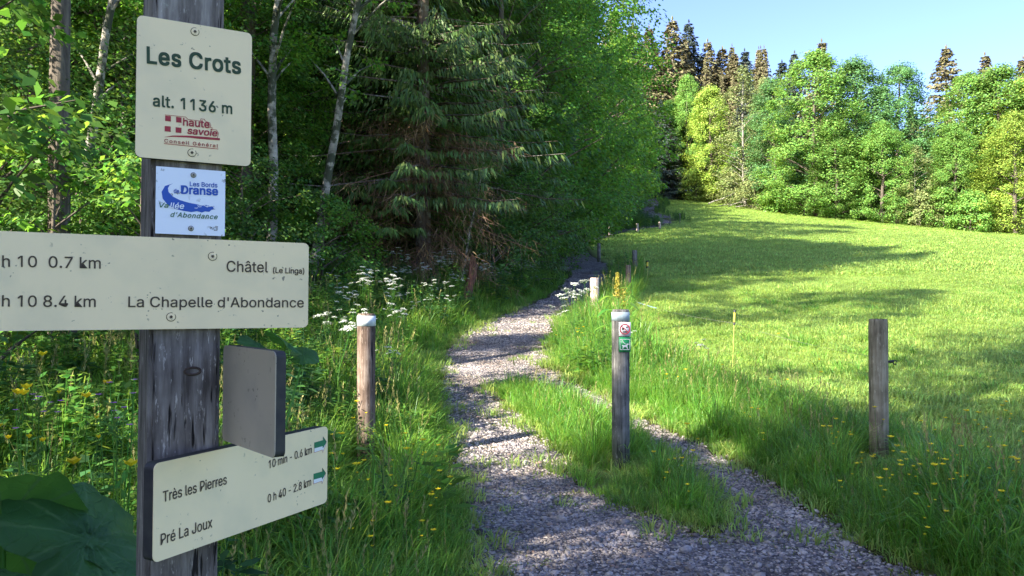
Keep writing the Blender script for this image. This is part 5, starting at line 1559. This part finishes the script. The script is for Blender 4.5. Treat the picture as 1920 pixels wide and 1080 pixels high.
for px, row, s, lab in ((1088, 715, 1.12, 'white umbel flower before the short pale post'), (1120, 715, 1.15, 'tall white umbel flower touching the yellow dock spike'), (1050, 690, .85, 'white umbel at the right lip of the path'),
                   (1068, 700, .9, 'white umbel leaning over the right lip of the path'), (1303, 752, .62, 'lone white umbel in the grass between the two right posts'), (1185, 735, .7, 'white umbel behind the post with two small plates'),
                   (640, 850, .95, 'pinkish white umbel left of the white-banded post'), (728, 790, .62, 'white umbel just right of the white-banded post')):
    x, y = onground(px, row)
    put_parsley(x, y, s, lab, rw.randrange(3))

def buttercup_mesh(seed, h):
    rng = np.random.default_rng(seed); mb = MB()
    lx, ly = rng.normal(0, .05, 2)
    p = np.array([[0, 0, 0], [lx * .4, ly * .4, h * .55], [lx, ly, h]])
    mb.tube(p, [.0018, .0015, .0012], 3, 0, cap=False)
    for k in range(5):
        a = k * 1.2566
        D = np.array([[math.cos(a), math.sin(a), .55]])
        mb.kites([[lx, ly, h]], D, [[-math.cos(a) * .5, -math.sin(a) * .5, 1]],   .019, .020, mid=.6, m=1)
    q = p[1] + [.035, .02, h * .3]
    mb.tube([p[1], q], [.0012, .001], 3, 0, cap=False)
    for k in range(5):
        a = k * 1.2566
        mb.kites([q], [[math.cos(a), math.sin(a), .8]], [[-math.cos(a) * .5, -math.sin(a) * .5, 1]], .011, .012, mid=.6, m=1)
    for k in range(6):
        mb.kites([p[0] * .6 + p[1] * .4], rdir(1, rng) * [1, 1, .3], [[0, 0, 1]], .05, .012, m=0)
    return mb.mesh('buttercup', [M['herb'], M['yellow_flower']])
BC = [buttercup_mesh(400 + i, h) for i, h in enumerate((.34, .42, .5, .27))]
bl = []
for _ in range(34): bl.append((rw.uniform(560, 850), rw.uniform(880, 1120), 'yellow buttercup in the tall grass left of the path'))
for _ in range(60): bl.append((rw.uniform(1560, 1925), rw.uniform(880, 1080), 'yellow buttercup in the grass below the plain right-hand post'))
for _ in range(16): bl.append((rw.uniform(1230, 1560), rw.uniform(720, 900), 'yellow buttercup in the verge between the two right posts'))
for _ in range(8): bl.append((rw.uniform(1200, 1370), rw.uniform(930, 1000), 'yellow buttercup at the foot of the grass strip'))
for _ in range(8): bl.append((rw.uniform(1050, 1120), rw.uniform(640, 700), 'yellow buttercup near the right lip of the path'))
for px, row, lab in bl:
    x, y = onground(px, row)
    if path_sd(np.array([x]), np.array([y]))[0] < .05: continue
    o = obj('buttercup', rw.choice(BC), None, (x, y, g1(x, y)), (0, 0, rw.uniform(0, 6.28)))
    s = rw.uniform(.85, 1.25); o.scale = (s, s, s)
    tag(o, lab, 'wildflower', 'yellow buttercups')
for px, Y, zr in ((12, 2.9, 712), (28, 2.8, 738), (46, 2.75, 733), (63, 2.7, 735), (92, 3.4, 665), (170, 3.3, 720), (85, 2.1, 875), (195, 2.1, 880), (160, 2.9, 742)):
    x = col(px, Y); h = EYE + (560 - zr) / F * Y - g1(x, Y)
    o = obj('buttercup', BC[2], None, (x, Y, g1(x, Y)), (0, 0, rw.uniform(0, 6.28))); o.scale = (1.2, 1.2, h / .5)
    tag(o, 'tall yellow flower in the herbs left of the signpost', 'wildflower', 'yellow buttercups')

# pink campion behind the signpost's left side
def campion(px, Y, row, seed, lab):
    rng = np.random.default_rng(seed)
    x = col(px, Y); zg = g1(x, Y); h = EYE + (560 - row) / F * Y - zg
    o = empty('pink_campion', (x, Y, zg), rng.uniform(0, 6), lab, 'wildflower')
    mb = MB(); fl_ = []
    for i in range(5):
        a = rng.uniform(0, 6.28); e = np.array([math.cos(a) * .05, math.sin(a) * .05, h * rng.uniform(.88, 1.02)])
        mb.tube([(0, 0, 0), e * [.3, .3, .5], e], [.003, .0022, .0015], 4, 0, cap=False); fl_.append(e)
    k = 30; t = rng.uniform(.25, .98, k); az = rng.uniform(0, 6.28, k)
    mb.kites(np.stack([0 * t, 0 * t, t * h], -1), np.stack([np.cos(az), np.sin(az), t * 0 + .3], -1), [[0, 0, 1]] * k, .085, .022, m=0)
    obj('stalk', mb.mesh('stalk', [M['herb']]), o)
    for e in fl_:
        mb = MB()
        for k in range(5):
            a = k * 1.2566
            mb.kites([e], [[math.cos(a), math.sin(a), .25]], [[0, 0, 1]], .0125, .011, mid=.75)
        obj('flower_head', mb.mesh('flower_head', [M['pink_flower']]), o)
campion(236, 2.7, 708, 1, 'pink campion beside the left edge of the signpost')
campion(218, 2.6, 735, 2, 'lower pink campion left of the signpost')
campion(60, 2.8, 738, 3, 'pink campion among yellow flowers far left')
campion(86, 2.9, 754, 4, 'small purple-pink flower stem in the herbs far left')

# dock with its yellow seed spike
def dock():
    rng = np.random.default_rng(9)
    Y = 8.6; x = col(1158, Y); zg = g1(x, Y); h = EYE + (560 - 512) / F * Y - zg
    o = empty('dock_plant', (x, Y, zg), 0, 'tall dock with a yellow-green seed spike behind the post with two plates', 'plant')
    mb = MB(); mb.tube([(0, 0, 0), (.01, 0, h * .6), (.0, 0, h)], [.009, .007, .003], 6); 
    mb.tube([(.01, 0, h * .55), (.07, .01, h * .75), (.075, 0, h * .86)], [.005, .004, .002], 5)
    obj('stem', mb.mesh('stem', [M['herb']]), o)
    mb = MB(); k = 520; t = rng.random(k); r_ = .052 * (1 - t) ** .7 + .008; a = rng.uniform(0, 6.28, k)
    mb.kites(np.stack([r_ * np.cos(a) * rng.random(k), r_ * np.sin(a) * rng.random(k), h * .79 + t * h * .21], -1), rdir(k, rng) + [0, 0, .3], rdir(k, rng), .018, .012)
    k = 160; t = rng.random(k)
    mb.kites(np.stack([.073 + rng.normal(0, .016, k), rng.normal(0, .016, k), h * .70 + t * h * .17], -1), rdir(k, rng), rdir(k, rng), .018, .012)
    obj('seed_spike', mb.mesh('seed_spike', [M['dock_spike']]), o)
    for (a, z0, L, W_) in ((.3, .80, .22, .08), (2.6, .78, .22, .09), (3.6, .66, .26, .10), (5.6, .72, .26, .10), (1.4, .62, .26, .10), (0.0, .6, .28, .10), (4.4, .55, .28, .11), (3.0, .52, .28, .11), (5.9, .86, .17, .06)):
        d = np.array([math.cos(a), math.sin(a), 0]); sd_ = np.array([-d[1], d[0], 0]); V = []; Q = []
        n = 6
        for i in range(n + 1):
            t = i / n; c = np.array([0, 0, z0 * h]) + d * (L * (t * .9 + .1)) + np.array([0, 0, 1]) * (L * (.55 * t - .75 * t * t))
            wv = W_ * math.sin(math.pi * min(1, (t * .92 + .06))) ** .8 / 2
            V += [c - sd_ * wv + [0, 0, .25 * wv], c, c + sd_ * wv + [0, 0, .25 * wv]]
        for i in range(n):
            for j in range(2): Q.append((i * 3 + j, i * 3 + j + 1, i * 3 + j + 4, i * 3 + j + 3))
        mb = MB(); mb.add(V, Q); obj('leaf', mb.mesh('leaf', [M['herb']], smooth=True), o)
dock()

# big butterbur leaves close to the camera, bottom left
def big_leaf_mesh(rad, seed, fold=.25):
    rng = np.random.default_rng(seed); nr, na = 9, 40
    V = [(0, 0, 0)]; Q = []
    ph = rng.uniform(0, 6, 3)
    for i in range(1, nr + 1):
        for k in range(na):
            a = k / na * 6.2832
            edge = 1 - .55 * math.exp(-((a - math.pi) / .32) ** 2) + .05 * math.sin(a * 5 + ph[0]) + .025 * math.sin(a * 11 + ph[1]) + .015 * math.sin(a * 23)
            r = rad * i / nr * (edge if i > 5 else 1 + (edge - 1) * i / 6)
            z = .03 * rad * math.sin(a * 9 + ph[2]) * (i / nr) ** 1.5 + .02 * rad * math.sin(a * 17 + i) - fold * rad * (i / nr) ** 2 * (.6 + .4 * math.cos(2 * a))
            V.append((r * math.cos(a), r * math.sin(a), z))
    for i in range(nr - 1):
        for k in range(na):
            a = 1 + i * na; j = (k + 1) % na
            Q.append((a + k, a + na + k, a + na + j, a + j))
    for k in range(0, na, 2): Q.append((0, 1 + k, 1 + (k + 1) % na, 1 + (k + 2) % na))
    mb = MB(); mb.add(V, Q); return mb.mesh('leaf', [M['big_leaf']], smooth=True)
def butterbur(px, Y, leaves, lab, seed):
    x = col(px, Y); zg = g1(x, Y)
    o = empty('butterbur', (x, Y, zg), 0, lab, 'plant')
    for k, (dpx, dY, row, rad, tx, ty, rz) in enumerate(leaves):
        y2 = Y + dY; x2 = col(px + dpx, y2); zz = EYE + (560 - row) / F * y2 - zg
        obj('leaf', big_leaf_mesh(rad, seed + k), o, (x2 - x, y2 - Y, zz), (tx, ty, rz))
        mb = MB(); mb.tube([(0, 0, 0), ((x2 - x) * .4, (y2 - Y) * .4, zz * .6), (x2 - x, y2 - Y, zz - .01)], [.008, .006, .005], 6)
        obj('leaf_stalk', mb.mesh('leaf_stalk', [M['herb']], smooth=True), o)
butterbur(170, 1.75, [(0, 0, 1010, .19, .75, .1, 1.2), (60, .12, 1060, .17, .5, .3, 2.4)], 'butterbur with a broad leaf low beside the signpost foot', 21)
butterbur(10, 1.75, [(0, 0, 985, .17, .9, -.3, 4.0), (-60, .2, 930, .16, .6, .2, 1.0), (10, -.25, 1075, .13, .4, .1, 2.0)], 'darker butterbur in the bottom left corner', 31)
butterbur(490, 3.6, [(0, 0, 650, .11, .5, .2, 1.2), (45, .3, 640, .10, .6, -.2, 2.4), (80, .4, 665, .08, .5, .1, .3), (-20, -.3, 695, .10, .4, .2, 3)], 'broad-leaved plant behind the short blade of the signpost', 41)

# torn red stump and fallen branches
def stump():
    Y = 15.0; x = col(870, Y); zg = g1(x, Y)
    rng = np.random.default_rng(2)
    mb = MB(); n = 10; V = []; Q = []
    zs = [-.1, .2, .4, .6, .72]
    for i, z in enumerate(zs):
        for k in range(n):
            a = k / n * 6.2832; r = .10 * (1 - .25 * i / 4) * rng.uniform(.8, 1.2)
            zz = z + (rng.uniform(-.02, .28) if i == 4 else 0)
            V.append((r * math.cos(a) + .26 * z, r * math.sin(a), zz))
    for i in range(4):
        for k in range(n): Q.append((i * n + k, i * n + (k + 1) % n, (i + 1) * n + (k + 1) % n, (i + 1) * n + k))
    mb.add(V, Q)
    o = obj('tree_stump', mb.mesh('tree_stump', [M['red_wood']]), None, (x, Y, zg))
    tag(o, 'torn reddish tree stump leaning at the forest edge beside the thin birch', 'stump')
stump()
def fallen():
    rng = np.random.default_rng(5)
    x, y = onground(1400, 392, far=125); zg = g1(x, y)
    o = empty('fallen_branches', (x, y, zg), 0, 'bleached fallen branches lying in front of the olive tree', 'branches')
    for i in range(9):
        L = rng.uniform(2.5, 7); a = rng.uniform(-.35, .5); b = np.array([rng.uniform(-5, 2), rng.uniform(-1, 2), rng.uniform(.1, .9)])
        d = np.array([math.cos(a), rng.uniform(-.2, .2), math.sin(a) * .6 + .1])
        p = b + d * L * np.linspace(0, 1, 5)[:, None] + rng.normal(0, .12, (5, 3))
        mb = MB(); mb.tube(p, np.linspace(.09, .02, 5), 5); obj('branch', mb.mesh('branch', [M['bark_pale']]), o)
fallen()
